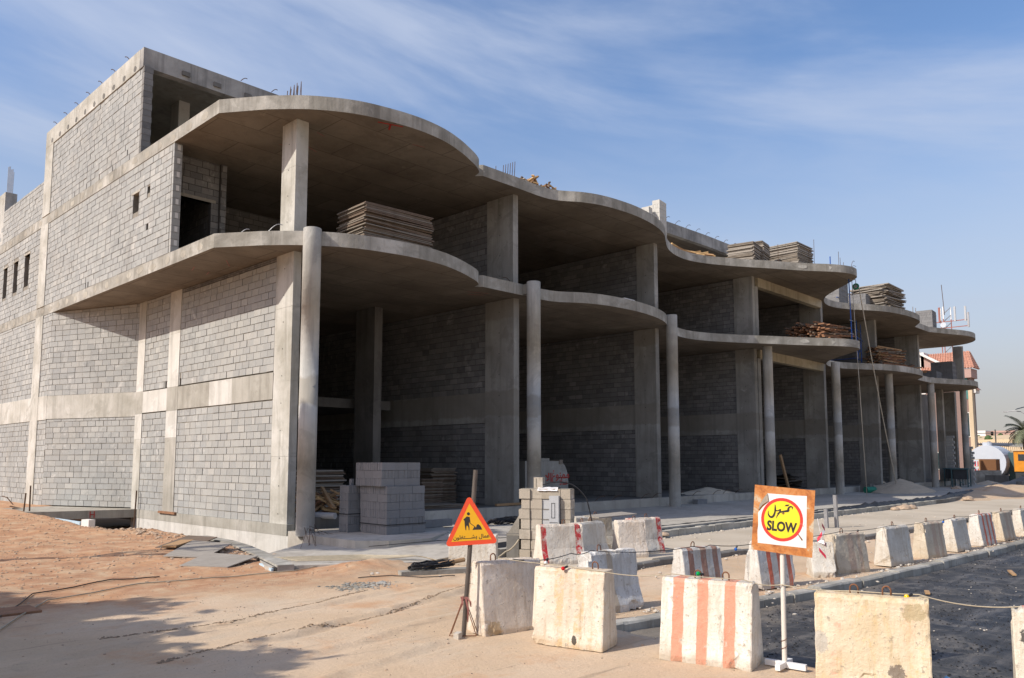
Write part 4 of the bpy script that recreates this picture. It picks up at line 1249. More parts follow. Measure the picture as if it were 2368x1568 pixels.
def put_text(name, s, size, mat, parent, mw, bold=0.0, sx=1.0):
    me = text_mesh(s, size, bold, sx)
    me.materials.clear(); me.materials.append(M[mat])
    o = bpy.data.objects.new(name, me); COL.objects.link(o); o.parent = parent
    o.matrix_local = mw
    return o

# worker sign: steel pipe on a tripod of bent bars, triangle plate
base = Vector((6.73, 7.28, 0))
t_ = thing('roadworks_sign', 'orange and yellow triangular men at work sign with Arabic words on a rusty pipe', 'road sign', base)
top = Vector((6.832, 7.186, 2.0)) - base
put('sign_pole', MB().tube([(0, 0, 0.0), top], 0.0285, 16), 'pipe_steel', t_, smooth=False)
vdir = Vector((-base.x, -base.y, 0)).normalized()      # from the sign to the road in front
right = Vector((-vdir.y, vdir.x, 0)) * -1
right = Vector((0, 0, 1)).cross(vdir).normalized()
for q in (-0.17, 0.155):
    mb = MB().tube([right * 0.0 + Vector((0, 0, 0.46)) + top * 0.2 * 0, right * q + vdir * 0.06 + Vector((0, 0, 0.012))], 0.0055, 6)
    mb.tube([right * 0.01 + Vector((0, 0, 0.46)), right * (q + 0.02) - vdir * 0.08 + Vector((0, 0, 0.012))], 0.0055, 6)
    put('prop_bar', mb, 'rust', t_)
put('foot_bar', MB().tube([right * -0.17 + vdir * 0.06 + Vector((0, 0, 0.012)), right * 0.155 + vdir * 0.06 + Vector((0, 0, 0.012))], 0.008, 6), 'rust', t_)
rib = MB()
for (q, l_) in ((-0.02, 0.16), (0.02, 0.30), (0.035, 0.12)):
    a = right * q + vdir * 0.035 + Vector((0, 0, 0.47)); b = a + right * q * 1.5 + Vector((0, 0, -l_)); s_ = right * 0.012
    m1 = (a + b) / 2 + vdir * 0.02 + right * 0.02
    rib.add([a - s_, a + s_, m1 + s_, m1 - s_, b + s_ * .6, b - s_ * .6], [(0, 1, 2, 3), (3, 2, 4, 5)])
rib.tube([right * 0.035 * math.cos(a_) + vdir * 0.035 * math.sin(a_) + Vector((0, 0, 0.455 + 0.012 * math.sin(3 * a_))) for a_ in [i * 0.6 for i in range(24)]], 0.006, 5)
put('tied_ribbon', rib, 'red_steel', t_)
ctr = Vector((6.793, 7.222, 1.30)) - base + vdir * 0.034
FM = frame_from(ctr, vdir + Vector((0, 0, 0.02)), R(3.4))
def at_face(z): return FM @ Matrix.Translation((0, 0, z))
tri = [(-0.345, -0.21), (0.30, -0.21), (-0.02, 0.405)]
mb = MB(); ext(mb, round_poly([(-0.335, -0.21), (0.325, -0.21), (-0.005, 0.405)], 0.035), -0.002, 0.0)
pl_ = put('sign_plate', mb, 'sign_red', t_); pl_.matrix_local = FM
mb = MB(); flat(mb, [(-0.25, -0.158), (0.242, -0.158), (-0.005, 0.292)], 0.0012); o = put('yellow_panel', mb, 'sign_yellow', t_); o.matrix_local = FM
# pictogram, measured off the plate (u right, v up)
def px(x, y):    # from the zoomed crop of the plate to plate metres
    sc = 0.66 / 1375.0
    return ((x - 800) * sc, (945 - y) * sc - (x - 800) * sc * 0.06)
mb = MB()
flat(mb, [px(750 + 40 * math.cos(a_), 600 + 40 * math.sin(a_)) for a_ in [i * math.pi / 8 for i in range(16)]][::-1], 0.0022)
man = [(706, 665), (612, 745), (640, 778), (640, 850), (643, 930), (655, 1015), (672, 1015), (676, 950), (690, 895), (712, 905), (732, 950), (735, 1015), (752, 1012), (757, 930), (752, 880), (748, 825), (765, 800), (790, 838), (785, 760), (778, 680)]
flat(mb, [px(x, y) for x, y in man][::-1], 0.0022)
flat(mb, [px(x, y) for x, y in [(735, 812), (905, 945), (915, 932), (745, 800)]], 0.0026)
flat(mb, [px(x, y) for x, y in [(830, 1005), (880, 930), (925, 945), (945, 880), (985, 860), (1030, 895), (1058, 940), (1078, 998)]][::-1], 0.0022)
o = put('worker_pictogram', mb, 'print_black', t_); o.matrix_local = FM
def rev(s): return s[::-1]
T1 = rev('\uFECB\uFEE4\uFE8E\uFEDD \uFEF3\uFEB8\u0640\u0640\u0640\u0640\uFE98\uFED0\uFEE0\uFEEE\uFEE5')
put_text('lettering', T1, 0.064, 'print_black', t_, FM @ Matrix.Translation((-0.003, -0.132, 0.0024)), bold=0.0012)
stone_at = []

# slow sign
base = Vector((7.99, 3.80, 0))
t_ = thing('slow_sign', 'rusty square sign reading SLOW in Arabic and English on a white pole', 'road sign', base)
vdir = Vector((-base.x, -base.y, 0)).normalized(); right = Vector((0, 0, 1)).cross(vdir).normalized()
put('sign_pole', MB().tube([(0, 0, 0.03), (0.01, -0.01, 1.3)], 0.0255, 20), 'chipped_pole', t_, smooth=False)
fb = MB()
u1 = (right * 0.93 + vdir * 0.35).normalized(); u2 = (right * -0.35 + vdir * 0.93).normalized()
for u, l0, l1 in ((u1, -0.2, 0.22), (u2, -0.16, 0.2)):
    w_ = Vector((-u.y, u.x, 0))
    fb = MB().obox(u * ((l0 + l1) / 2) + Vector((0, 0, 0.035 + (0.004 if u is u2 else 0))), u, w_, (0, 0, 1), (l1 - l0) / 2, 0.025, 0.028)
    put('foot_bar', fb, 'sticker_white', t_)
wire = MB().tube([right * (0.03 * math.cos(q)) + vdir * (0.03 * math.sin(q)) + Vector((0, 0, 0.30 - 0.012 * q)) for q in [i * 0.7 for i in range(18)]], 0.003, 5)
put('wire_tie', wire, 'rust', t_)
face = (vdir + right * -0.06 + Vector((0, 0, 0.03))).normalized()
FM = frame_from(Vector((8.008, 3.777, 1.50)) - base + vdir * 0.035, face, R(-4.6))
hw, hh = 0.298, 0.338
mb = MB(); ext(mb, [(-hw, -hh), (hw * 1.01, -hh * 1.04), (hw, hh * 0.98), (-hw, hh)], -0.003, 0.0)
o = put('rusty_plate', mb, 'rusty_plate', t_); o.matrix_local = FM
def p2(x, y):   # crop pixels to plate metres
    s_ = 0.60 / 1195.0
    X_ = (x - 722) * s_; Y_ = (790 - y) * s_
    return (X_, Y_ + X_ * math.tan(R(4.6)) + 0.0)
st = [(388, 248), (920, 285), (1162, 292), (1200, 1350), (250, 1275), (232, 1030), (240, 900), (222, 650), (300, 545), (430, 405)]
mb = MB(); ext(mb, [p2(x, y) for x, y in st][::-1], 0.0, 0.0016)
o = put('white_sticker', mb, 'sticker_white', t_); o.matrix_local = FM
mb = MB(); ext(mb, [p2(x, y) for x, y in [(388, 250), (420, 405), (300, 490), (250, 565), (228, 590), (245, 480), (330, 330)]][::-1], 0.0005, 0.012)
o = put('torn_flap', mb, 'tan_block', t_); o.matrix_local = FM
cx_, cy_ = p2(702, 785)
def ring(r_, n=40, ax_=1.0): return [(cx_ + r_ * ax_ * math.cos(2 * math.pi * i / n), cy_ + r_ * 1.08 * math.sin(2 * math.pi * i / n)) for i in range(n)]
mb = MB(); flat(mb, ring(0.207), 0.0022); o = put('red_ring', mb, 'disc_red', t_); o.matrix_local = FM
mb = MB(); flat(mb, ring(0.177), 0.003); o = put('yellow_disc', mb, 'disc_yellow', t_); o.matrix_local = FM
put_text('lettering', 'SLOW', 0.135, 'print_black', t_, FM @ Matrix.Translation((cx_ + 0.0, cy_ - 0.118, 0.0036)), bold=0.006, sx=0.76)
# Arabic word, brush strokes traced as broad outlines
def brush(mb, pts, ws, z=0.0036, mi=0):
    P_ = [Vector(p2(x, y)) for x, y in catmull(pts, 4)]; n = len(P_); o_ = len(mb.v)
    for i, p in enumerate(P_):
        d = (P_[min(i + 1, n - 1)] - P_[max(i - 1, 0)]).normalized(); nn = Vector((-d.y, d.x))
        f_ = i / (n - 1) * (len(ws) - 1); a = int(min(f_, len(ws) - 2)); w_ = (ws[a] + (ws[a + 1] - ws[a]) * (f_ - a)) * 0.6 / 1195.0 / 2
        mb.v += [(p.x + nn.x * w_, p.y + nn.y * w_, z), (p.x - nn.x * w_, p.y - nn.y * w_, z)]
    for i in range(n - 1):
        mb.f.append((o_ + 2 * i, o_ + 2 * i + 1, o_ + 2 * i + 3, o_ + 2 * i + 2)); mb.mi.append(mi)
mb = MB()
brush(mb, [(552, 478), (560, 560), (556, 640), (530, 715), (490, 738), (450, 715), (425, 660), (432, 605)], [14, 34, 36, 44, 44, 36, 20, 4])
brush(mb, [(556, 598), (610, 605), (664, 578), (645, 640), (605, 710), (592, 765)], [26, 24, 26, 34, 22, 4])
brush(mb, [(600, 660), (680, 628), (760, 612), (815, 600), (818, 552), (855, 515), (892, 530), (892, 572)], [10, 34, 42, 50, 40, 30, 26, 5], 0.0038)
flat(mb, [p2(x, y) for x, y in [(740, 510), (765, 475), (835, 472), (812, 508)]][::-1], 0.0036)
o = put('arabic_lettering', mb, 'print_black', t_); o.matrix_local = FM
mb = MB()
flat(mb, [p2(722 + (38 if i % 2 else 16) * math.sin(i * math.pi / 5), 655 - (38 if i % 2 else 16) * math.cos(i * math.pi / 5)) for i in range(10)][::-1], 0.0042)
flat(mb, [p2(x, y) for x, y in [(1025, 1080), (1035, 1068), (1125, 1180), (1110, 1203), (1098, 1190)]], 0.0042)
o = put('rust_spot', mb, 'rust', t_); o.matrix_local = FM

# ------------------------------------------------------------------ string of lamps over the barriers
def sag(a, b, s_, n=10):
    a = Vector(a); b = Vector(b)
    return [a.lerp(b, i / n) - Vector((0, 0, s_ * 4 * (i / n) * (1 - i / n))) for i in range(n + 1)]
def cable(P, r_, mat, label, cat='cable', sags=None, kind=None, group=None):
    pts = []
    for i in range(len(P) - 1):
        seg = sag(P[i], P[i + 1], (sags[i] if isinstance(sags, (list, tuple)) else (sags or 0)))
        pts += seg[:-1] if i < len(P) - 2 else seg
    o = put('cable', MB().tube(pts, r_, 6), mat, smooth=True)
    tag(o, label, cat, group)
    return o
o = thing('lamp_string', 'pale cable string with coloured bulbs running over the front barriers', 'string lights', (7.1, 6.9, 0.9))
W_ = lambda P, r_, mat, s_: put('cable', MB().tube([q - Vector((7.1, 6.9, 0.9)) for i in range(len(P) - 1) for q in sag(P[i], P[i + 1], s_[i] if i < len(s_) else 0.02)[:10 if i < len(P) - 2 else 11]], r_, 6), mat, o, smooth=True)
W_([(7.02, 6.98, 0.93), (7.22, 6.05, 0.90), (7.30, 5.62, 0.87), (7.58, 4.86, 0.885), (7.75, 4.12, 0.885), (7.96, 3.79, 0.84), (7.78, 3.0, 0.885), (7.98, 2.48, 0.885), (8.3, 1.6, 0.86), (8.6, 0.6, 0.86)], 0.0055, 'cable_tan', [0.01, 0.01, 0.035, 0.01, 0.03, 0.02, 0.005, 0.06, 0.01])
def bulb(p, mat, d=(0.6, -0.8, -0.2), parent=o, off=Vector((7.1, 6.9, 0.9)), s_=1.0):
    p = Vector(p) - off; d = Vector(d).normalized()
    r_ = put('lamp_holder', MB().tube([p, p + d * 0.028 * s_, p + d * 0.04 * s_], 0.013 * s_, 8), 'cable_black', parent)
    mb = MB(); c = p + d * 0.062 * s_
    bm = bmesh.new(); bmesh.ops.create_uvsphere(bm, u_segments=10, v_segments=8, radius=0.024 * s_)
    mb.add([v.co + c for v in bm.verts], [tuple(v.index for v in f.verts) for f in bm.faces]); bm.free()
    put('bulb', mb, mat, parent, smooth=True)
bulb((7.20, 6.02, 0.90), 'bulb_red', (-0.5, 0.4, -0.3))
bulb((7.72, 4.55, 0.895), 'bulb_green', (-0.6, 0.8, 0.1))
bulb((7.96, 2.53, 0.885), 'bulb_yellow', (-0.7, 0.5, -0.35))
bulb((7.75, 4.62, 0.89), 'bulb_blue', (-0.3, 1, 0.0), s_=0.6)
o2 = thing('lamp_string', 'thin dark cable with small bulbs strung along the far row of barriers', 'string lights', (9, 8, 0.8))
far_pts = [(7.3, 7.0, 0.89), (8.5, 7.05, 0.86), (8.8, 6.95, 0.88), (10.95, 6.62, 0.80), (11.3, 6.55, 0.80), (12.7, 6.25, 0.80), (13.2, 6.2, 0.80), (15.3, 6.05, 0.80), (17.3, 5.85, 0.80), (19.2, 5.7, 0.80), (21.1, 5.65, 0.80), (22.9, 5.5, 0.80), (24.8, 5.45, 0.8), (27.5, 5.3, 0.8), (31, 5.1, 0.8)]
put('cable', MB().tube([q - Vector((9, 8, 0.8)) for i in range(len(far_pts) - 1) for q in sag(far_pts[i], far_pts[i + 1], 0.05 if i in (0, 2, 4) else 0.03)[:10]], 0.006, 5), 'cable_black', o2, smooth=True)
for p, m_ in (((11.9, 6.4, 0.76), 'bulb_blue'), ((15.9, 5.98, 0.79), 'bulb_red'), ((20.3, 5.68, 0.78), 'bulb_blue'), ((23.7, 5.5, 0.79), 'bulb_blue'), ((8.0, 7.03, 0.84), 'bulb_white')):
    bulb(p, m_, (-0.3, 0.1, -0.6), o2, Vector((9, 8, 0.8)), 1.1)

# ------------------------------------------------------------------ meter pier of tan blocks
ctr = Vector((13.25, 11.55, 0)); dpi = Vector((0.44, -0.90, 0)).normalized(); npi = Vector((-dpi.y, dpi.x, 0))
t_ = thing('meter_pier', 'rough tan block pier with a grey electricity box set in its front', 'block pier', ctr, math.atan2(dpi.y, dpi.x))
def pier_block(x0, x1, y0, y1, z0, z1, mat='tan_block', name='block'):
    e = [random.uniform(-0.008, 0.008) for _ in range(4)]
    put(name, MB().box(x0 + e[0], x1 + e[1], y0 + e[2], y1 + e[3], z0, z1), mat, t_)
z = 0.0
for r_ in range(7):
    z1_ = z + 0.205
    pier_block(-0.62, -0.42, -0.2, 0.20, z, z1_) if r_ % 2 else pier_block(-0.66, -0.42, -0.22, 0.2, z, z1_)
    pier_block(-0.41, -0.16, -0.18, 0.02, z, z1_)
    if r_ < 6: pier_block(-0.15, 0.26, 0.0, 0.2, z, z1_)
    else: pier_block(-0.15, 0.26, -0.17, 0.2, z, z1_)
    pier_block(0.27, 0.48, -0.18, 0.2, z, z1_)
    put('mortar_bed', MB().box(-0.64, 0.47, -0.165, 0.19, z1_, z1_ + 0.012), 'mortar', t_)
    z += 0.217
pier_block(-0.95, -0.67, -0.22, 0.15, 0, 0.55, 'dark_concrete', 'rough_footing')
mb = MB(); mb.add([(-0.66, -0.2, 0.55), (-0.66, 0.15, 0.55), (-0.66, -0.2, 0.95), (-0.66, 0.15, 0.95), (-0.95, -0.22, 0.5), (-0.95, 0.15, 0.5), (-0.66, -0.22, 0.5), (-0.66, 0.15, 0.5)],
                  [(4, 6, 2), (5, 3, 7), (4, 2, 3, 5), (4, 5, 7, 6)])
put('mortar_fillet', mb, 'mortar', t_)
mb = MB().box(-0.36, -0.16, -0.1, 0.10, z, z + 0.24); put('block', mb, 'tan_block', t_)
put('block', MB().box(-0.31, -0.29, -0.104, -0.1, z + 0.03, z + 0.22), 'mortar', t_)
mb = MB(); n_ = 8
for i in range(n_ + 1):
    for j in range(5):
        mb.v.append((-0.25 + 0.45 * i / n_, -0.21 + 0.3 * j / 4, z + 0.02 + 0.03 * fbm(i * .4, j * .6, 1, 1) - (0.06 if j == 0 else 0)))
mb.f = [(i * 5 + j, (i + 1) * 5 + j, (i + 1) * 5 + j + 1, i * 5 + j + 1) for i in range(n_) for j in range(4)]; mb.mi = [0] * len(mb.f)
put('cement_bag', mb, 'tape_white', t_, smooth=True)
# meter box, door ajar
mb = MB().box(-0.15, 0.25, -0.15, 0.0, 0.1, 1.34); put('meter_box', mb, 'meter_grey', t_)
dr = MB().obox((-0.02, -0.30, 0.68), (0.25, -0.97, 0), (0.97, 0.25, 0), (0, 0, 1), 0.17, 0.012, 0.60)
dr = MB().box(0.04, 0.25, -0.30, -0.155, 0.1, 1.37); dd = put('meter_door', dr, 'meter_grey', t_)
fr = MB()
for (a, b, c, d) in ((0.09, 0.17, 1.21, 1.222), (0.09, 0.17, 0.90, 0.912), (0.09, 0.10, 0.90, 1.22), (0.16, 0.17, 0.90, 1.22), (0.05, 0.225, 0.80, 0.812)):
    fr.box(a, b, -0.307, -0.3, c, d)
put('meter_window', fr, 'meter_dark', t_); put('meter_dial', MB().box(0.10, 0.18, -0.306, -0.3, 0.5, 0.70), 'plywood_grey', t_)
cable([(13.1, 11.65, 1.60), (13.55, 11.25, 1.62), (13.75, 10.95, 1.3), (13.8, 10.85, 0.8), (13.8, 10.85, 0.1)], 0.016, 'cable_black', 'thick grey cable bending over the top of the meter pier', sags=[-0.05, -0.05, -0.02, 0])
cable([(12.55, 11.85, 0.45), (12.3, 12.0, 0.2), (11.9, 12.1, 0.03), (11.2, 12.3, 0.02)], 0.018, 'cable_tan', 'tan cable draping from the meter pier footing to the ground', sags=[0.05, 0.03, 0])

# ------------------------------------------------------------------ horizontal silo with red Arabic graffiti
c0 = Vector((22.0, 20.45, 0.66))
t_ = thing('cement_silo', 'grey white tank end with red Arabic spray lettering behind the meter pier', 'tank', c0)
mb = MB(); n = 14; r_ = 1.0
prof = [(0.0, 1.47)] + [(1.95, 1.47), (2.1, 1.44)] + [(2.1 + 0.42 * math.sin(a_), 0.60 + 0.80 * math.cos(a_)) for a_ in [i * math.pi / 2 / 8 for i in range(9)]] + [(2.5, 0.35), (0.0, 0.35)]
f_ = [(x, z) for x, z in prof]
o_ = len(mb.v)
mb.v = [(x, 0.0, z) for x, z in f_] + [(x, 0.9, z) for x, z in f_]
m = len(f_)
mb.f = [tuple(range(m))[::-1], tuple(range(m, 2 * m))] + [(i, (i + 1) % m, (i + 1) % m + m, i + m) for i in range(m)]
mb.mi = [0] * len(mb.f)
put('tank_shell', mb, 'pillar_concrete', t_)
put('tank_lug', MB().box(1.95, 2.15, -0.04, 0.5, 1.36, 1.52), 'plywood_grey', t_)
put('tank_lid', MB().box(0.9, 1.5, 0.1, 0.7, 1.475, 1.58), 'pillar_concrete', t_)
put('tank_rail', MB().box(0.0, 2.6, -0.02, 0.0, 0.30, 0.35), 'dark_concrete', t_)
FMg = Matrix.Translation((2.05, -0.012, 0.80)) @ Matrix.Rotation(R(90), 4, 'X')
put_text('lettering', rev('\uFEE3\uFEE4\uFEE8\uFEEE\uFECD'), 0.44, 'red_paint', t_, FMg, bold=0.006)
put_text('lettering', rev('\uFEB4\uFEFC'), 0.32, 'red_paint', t_, Matrix.Translation((2.2, -0.012, 0.55)) @ Matrix.Rotation(R(90), 4, 'X'), bold=0.008)
put_text('lettering', rev('\uFE8D\uFEFB'), 0.48, 'red_paint', t_, Matrix.Translation((1.32, -0.012, 0.66)) @ Matrix.Rotation(R(90), 4, 'X'), bold=0.008)

# ------------------------------------------------------------------ pallets of blocks
def block_stack(loc, rz, nx_, ny_, nz_, label, mat='stack_block', bw=0.4, bd=0.2, bh=0.2, straps=True, offs=None, group='stacks of concrete blocks', cheap=False):
    """layers alternate which way the blocks lie; each block a part"""
    t_ = thing('block_stack', label, 'block stack', loc, rz, group)
    W_, D_ = nx_ * bw, ny_ * bd
    cache = {}
    for l in range(nz_):
        ox, oy = (offs[l] if offs else (0, 0))
        lay = l % 2
        if lay == 0: cells = [(i * bw, j * bd, bw, bd) for i in range(nx_) for j in range(ny_)]
        else:
            mx, my = int(W_ / bd), int(D_ / bw)
            cells = [(i * bd, j * bw, bd, bw) for i in range(mx) for j in range(my)]
        for (x, y, w_, d_) in cells:
            inner = x > 0.05 and y > 0.05 and x + w_ < W_ - 0.05 and y + d_ < D_ - 0.05
            if inner and l < nz_ - 1: continue
            key = (w_, d_)
            if key not in cache:
                g_ = 0.003; nd = 0.014
                if w_ > d_: pp = [(g_, g_), (w_ - g_, g_), (w_ - g_, d_ * .36), (w_ - g_ - nd, d_ * .42), (w_ - g_ - nd, d_ * .58), (w_ - g_, d_ * .64), (w_ - g_, d_ - g_), (g_, d_ - g_), (g_, d_ * .64), (g_ + nd, d_ * .58), (g_ + nd, d_ * .42), (g_, d_ * .36)]
                else: pp = [(g_, g_), (w_ * .36, g_), (w_ * .42, g_ + nd), (w_ * .58, g_ + nd), (w_ * .64, g_), (w_ - g_, g_), (w_ - g_, d_ - g_), (w_ * .64, d_ - g_), (w_ * .58, d_ - g_ - nd), (w_ * .42, d_ - g_ - nd), (w_ * .36, d_ - g_), (g_, d_ - g_)]
                mb = MB().prism(pp, 0.002, bh - 0.003)
                cache[key] = mb.mesh('block', mat)
            o = bpy.data.objects.new('block', cache[key]); COL.objects.link(o); o.parent = t_
            o.location = (x - W_ / 2 + ox + random.uniform(-.006, .006), y - D_ / 2 + oy + random.uniform(-.006, .006), l * bh + random.uniform(-0.002, 0.002))
            o.rotation_euler = (0, 0, random.uniform(-0.008, 0.008))
    if straps:
        for sz in (nz_ * bh * 0.38,):
            mb = MB(); a, b = W_ / 2 + 0.014, D_ / 2 + 0.014
            mb.box(-a, a, -b, -b + 0.004, sz, sz + 0.02); mb.box(-a, -a + 0.004, -b, b, sz, sz + 0.02); mb.box(a - 0.004, a, -b, b, sz, sz + 0.02)
            put('strap', mb, 'cable_black', t_)
    return t_
# the big pallet stack by the corner column, three bundles on top of one another, and its slim neighbour
rz0 = R(-3)
bx0, by0 = 12.98, 16.78
SB = 'stacks of concrete blocks'
block_stack((bx0, by0, 0.283), rz0, 3, 6, 3, 'lowest strapped bundle of grey concrete blocks in the pile by the corner column', offs=[(0, 0)] * 3)
block_stack((bx0 - 0.0, by0 + 0.03, 0.283 + 0.6), rz0 + 0.02, 3, 6, 3, 'middle bundle of grey concrete blocks in the pile by the corner column', straps=False)
block_stack((bx0 - 0.10, by0 + 0.10, 0.283 + 1.2), rz0, 3, 6, 3, 'topmost bundle of grey concrete blocks in the pile by the corner column', straps=False)
block_stack((12.30, 17.72, 0.283), R(0), 1, 2, 6, 'slim stack of pale concrete blocks between the round corner column and the big pile')
tag(put('upright_block', MB().box(12.3, 12.38, 17.68, 17.78, 1.49, 1.65), 'stack_block'), 'small piece of block standing on the slim stack', 'block')
block_stack((14.75, 17.15, 0.29), R(4), 3, 1, 2, 'low leftover blocks lying right of the big pile', straps=False)
block_stack((33.3, 21.8, Z2 + 0.0), R(8), 2, 3, 14, 'tall pale sunlit block stack standing on the roof above the second wave', mat='white_concrete', bw=0.4, bd=0.2, bh=0.22, straps=False)
block_stack((32.5, 22.0, Z2 + 0.0), R(8), 1, 3, 12, 'lower stepped block stack left against the tall pale one on the roof', mat='white_concrete', bw=0.4, bd=0.2, bh=0.22, straps=False)
block_stack((51.8, 20.6, Z2 + 0.0), R(5), 5, 8, 10, 'sunlit block stack on the roof seen past the tip of the prow', straps=False)
block_stack((55.3, 20.3, Z2 + 0.0), R(5), 3, 8, 7, 'grey block stack behind the hoist rope on the roof', straps=False)
block_stack((70.6, 20.4, Z2 + 0.0), R(5), 4, 7, 12, 'grey block stack near the right end of the roof', straps=False)
block_stack((72.2, 19.6, Z1 + 0.0), R(5), 5, 8, 10, 'dark grey block stack on the first floor by the last pillar', straps=False)
block_stack((69.3, 19.8, Z1 + 0.0), R(5), 5, 6, 5, 'low dark block stack on the first floor left of the last pillar', straps=False)
tag(put('cinder_block', MB().box(31.0, 31.8, 18.5, 18.75, 0.25, 0.45), 'stack_block'), 'single grey hollow block on the apron near the third column', 'block')
tag(put('cinder_block', MB().box(25.2, 25.9, 18.1, 18.35, Z1, Z1 + 0.24), 'villa_white'), 'single pale block on the first floor edge of the second wave', 'block')

# ------------------------------------------------------------------ stacks of shuttering boards and timber
def board_stack(loc, rz, L, W, n, th, label, mat='plywood_grey', jit=0.05, name='board_stack', cat='board stack', lean=0.0, fan=0.0):
    t_ = thing(name, label, cat, loc, rz, 'stacks of shuttering boards')
    z = 0; me = [MB().box(-L / 2, L / 2, -W / 2, W / 2, 0, th * 0.86).mesh('board', m_) for m_ in (mat if isinstance(mat, (list, tuple)) else [mat])]
    for i in range(n):
        o = bpy.data.objects.new('board', me[random.randrange(len(me))]); COL.objects.link(o); o.parent = t_
        o.location = (random.uniform(-jit, jit) + lean * i / n, random.uniform(-jit, jit), z)
        o.rotation_euler = (random.uniform(-0.008, 0.008) * (1 + jit * 8), random.uniform(-0.006, 0.006), random.uniform(-jit, jit) * 0.6 + fan * math.sin(i * 1.7))
        z += th * random.uniform(1.0, 1.12)
    return t_
board_stack((13.95, 18.55, Z1 + 0.03), R(-3), 2.35, 1.4, 28, 0.036, 'tall stack of old brown shuttering boards on the first floor edge', ['plywood', 'plywood_grey', 'plywood'], 0.06)
board_stack((17.9, 21.7, 0.585), R(2), 1.0, 1.2, 26, 0.034, 'stack of tan boards leaning in the corner bay, the nearer of the pair', ['plywood_grey', 'plywood'], 0.05, lean=0.1)
board_stack((19.0, 22.2, 0.585), R(-2), 1.1, 1.2, 36, 0.034, 'taller stack of tan boards beside the second pillar', ['plywood_grey', 'plywood'], 0.06)
board_stack((17.4, 20.4, 0.585), R(-8), 1.9, 1.0, 4, 0.03, 'few loose boards on the floor before the board stacks', ['plywood_grey', 'plywood'], 0.12)
board_stack((13.9, 22.8, 0.585), R(-2), 2.4, 1.4, 24, 0.05, 'long dark stack of sheets deep in the corner bay', ['plywood', 'board_grey'], 0.08)
board_stack((36.8, 18.9, Z2), R(10), 1.5, 1.3, 15, 0.06, 'low stack of weathered boards at the left end of the roof piles', ['plywood_grey', 'board_grey'], 0.05)
board_stack((37.9, 18.9, Z2), R(10), 1.1, 1.2, 22, 0.055, 'upright narrow stack of weathered boards in the middle of the roof piles', ['plywood_grey', 'board_grey'], 0.05)
board_stack((40.2, 18.4, Z2), R(0), 1.9, 2.3, 24, 0.055, 'large stack of weathered boards behind the prow on the roof', ['plywood_grey', 'board_grey'], 0.05)
board_stack((57.6, 19.7, Z2), R(-4), 3.2, 2.4, 31, 0.065, 'tall fanned stack of boards on the roof beyond the prow', ['plywood_grey', 'board_grey'], 0.14, fan=0.06)

def timber_pile(loc, rz, L, W, n, layers, label, mats, cat='timber pile', hmin=0.05, messy=0.05, taper=0.0):
    t_ = thing('timber_pile', label, cat, loc, rz, 'piles of timber')
    me = [MB().box(-L / 2, L / 2, -0.05, 0.05, 0, 0.075).mesh('plank', m_) for m_ in mats]
    me2 = [MB().box(-0.045, 0.045, -W / 2, W / 2, 0, 0.06).mesh('plank', m_) for m_ in mats]
    z = 0
    for l in range(layers):
        if l % 3 == 2 and messy < 0.2:
            for i in range(int(L / 0.5)):
                o = bpy.data.objects.new('plank', random.choice(me2)); COL.objects.link(o); o.parent = t_
                o.location = (-L / 2 + 0.25 + i * 0.5 + random.uniform(-.1, .1), 0, z); o.rotation_euler = (0, 0, random.uniform(-messy, messy))
            z += 0.062
        else:
            k_ = max(2, int(n * (1 - taper * l / layers)))
            for i in range(k_):
                o = bpy.data.objects.new('plank', random.choice(me)); COL.objects.link(o); o.parent = t_
                y = (i - (k_ - 1) / 2) * W / n + random.uniform(-.02, .02)
                o.location = (random.uniform(-messy, messy) * 3 * L * 0.3, y, z + random.uniform(0, messy * 0.3)); o.rotation_euler = (random.uniform(-messy, messy) * 2, random.uniform(-messy, messy), random.uniform(-messy, messy) * 2)
            z += 0.08
    return t_
timber_pile((41.4, 17.2, Z1), R(-8), 3.0, 2.3, 13, 13, 'broad pile of red brown planks on the tip of the first floor prow', ['lumber_red', 'lumber_red', 'plywood'], messy=0.09, taper=0.25)
timber_pile((56.2, 18.9, Z1), R(-15), 2.5, 1.8, 12, 20, 'tall tapering pile of planks on the first floor beyond the prow', ['lumber_red', 'lumber', 'plywood_grey'], messy=0.06, taper=0.5)
timber_pile((59.2, 18.6, Z1), R(-20), 1.9, 1.4, 8, 5, 'low tumbled pile of planks right of the tall plank pile', ['lumber_red', 'lumber', 'plywood'], messy=0.3, taper=0.6)
timber_pile((57.6, 21.4, Z2), R(0), 3.0, 1.8, 12, 21, 'bright orange timber pile on the roof beyond the prow', ['lumber_bright', 'lumber'], messy=0.05)
timber_pile((34.9, 21.0, Z2), R(-30), 2.2, 0.9, 5, 9, 'heap of bright yellow timber under the roof beam', ['lumber_bright', 'lumber_bright', 'lumber'], messy=0.25, taper=0.5)
timber_pile((37.2, 21.0, Z2), R(-25), 2.6, 0.9, 6, 10, 'heap of grey and yellow planks further along under the roof beam', ['lumber_bright', 'board_grey', 'board_grey'], messy=0.18, taper=0.5)
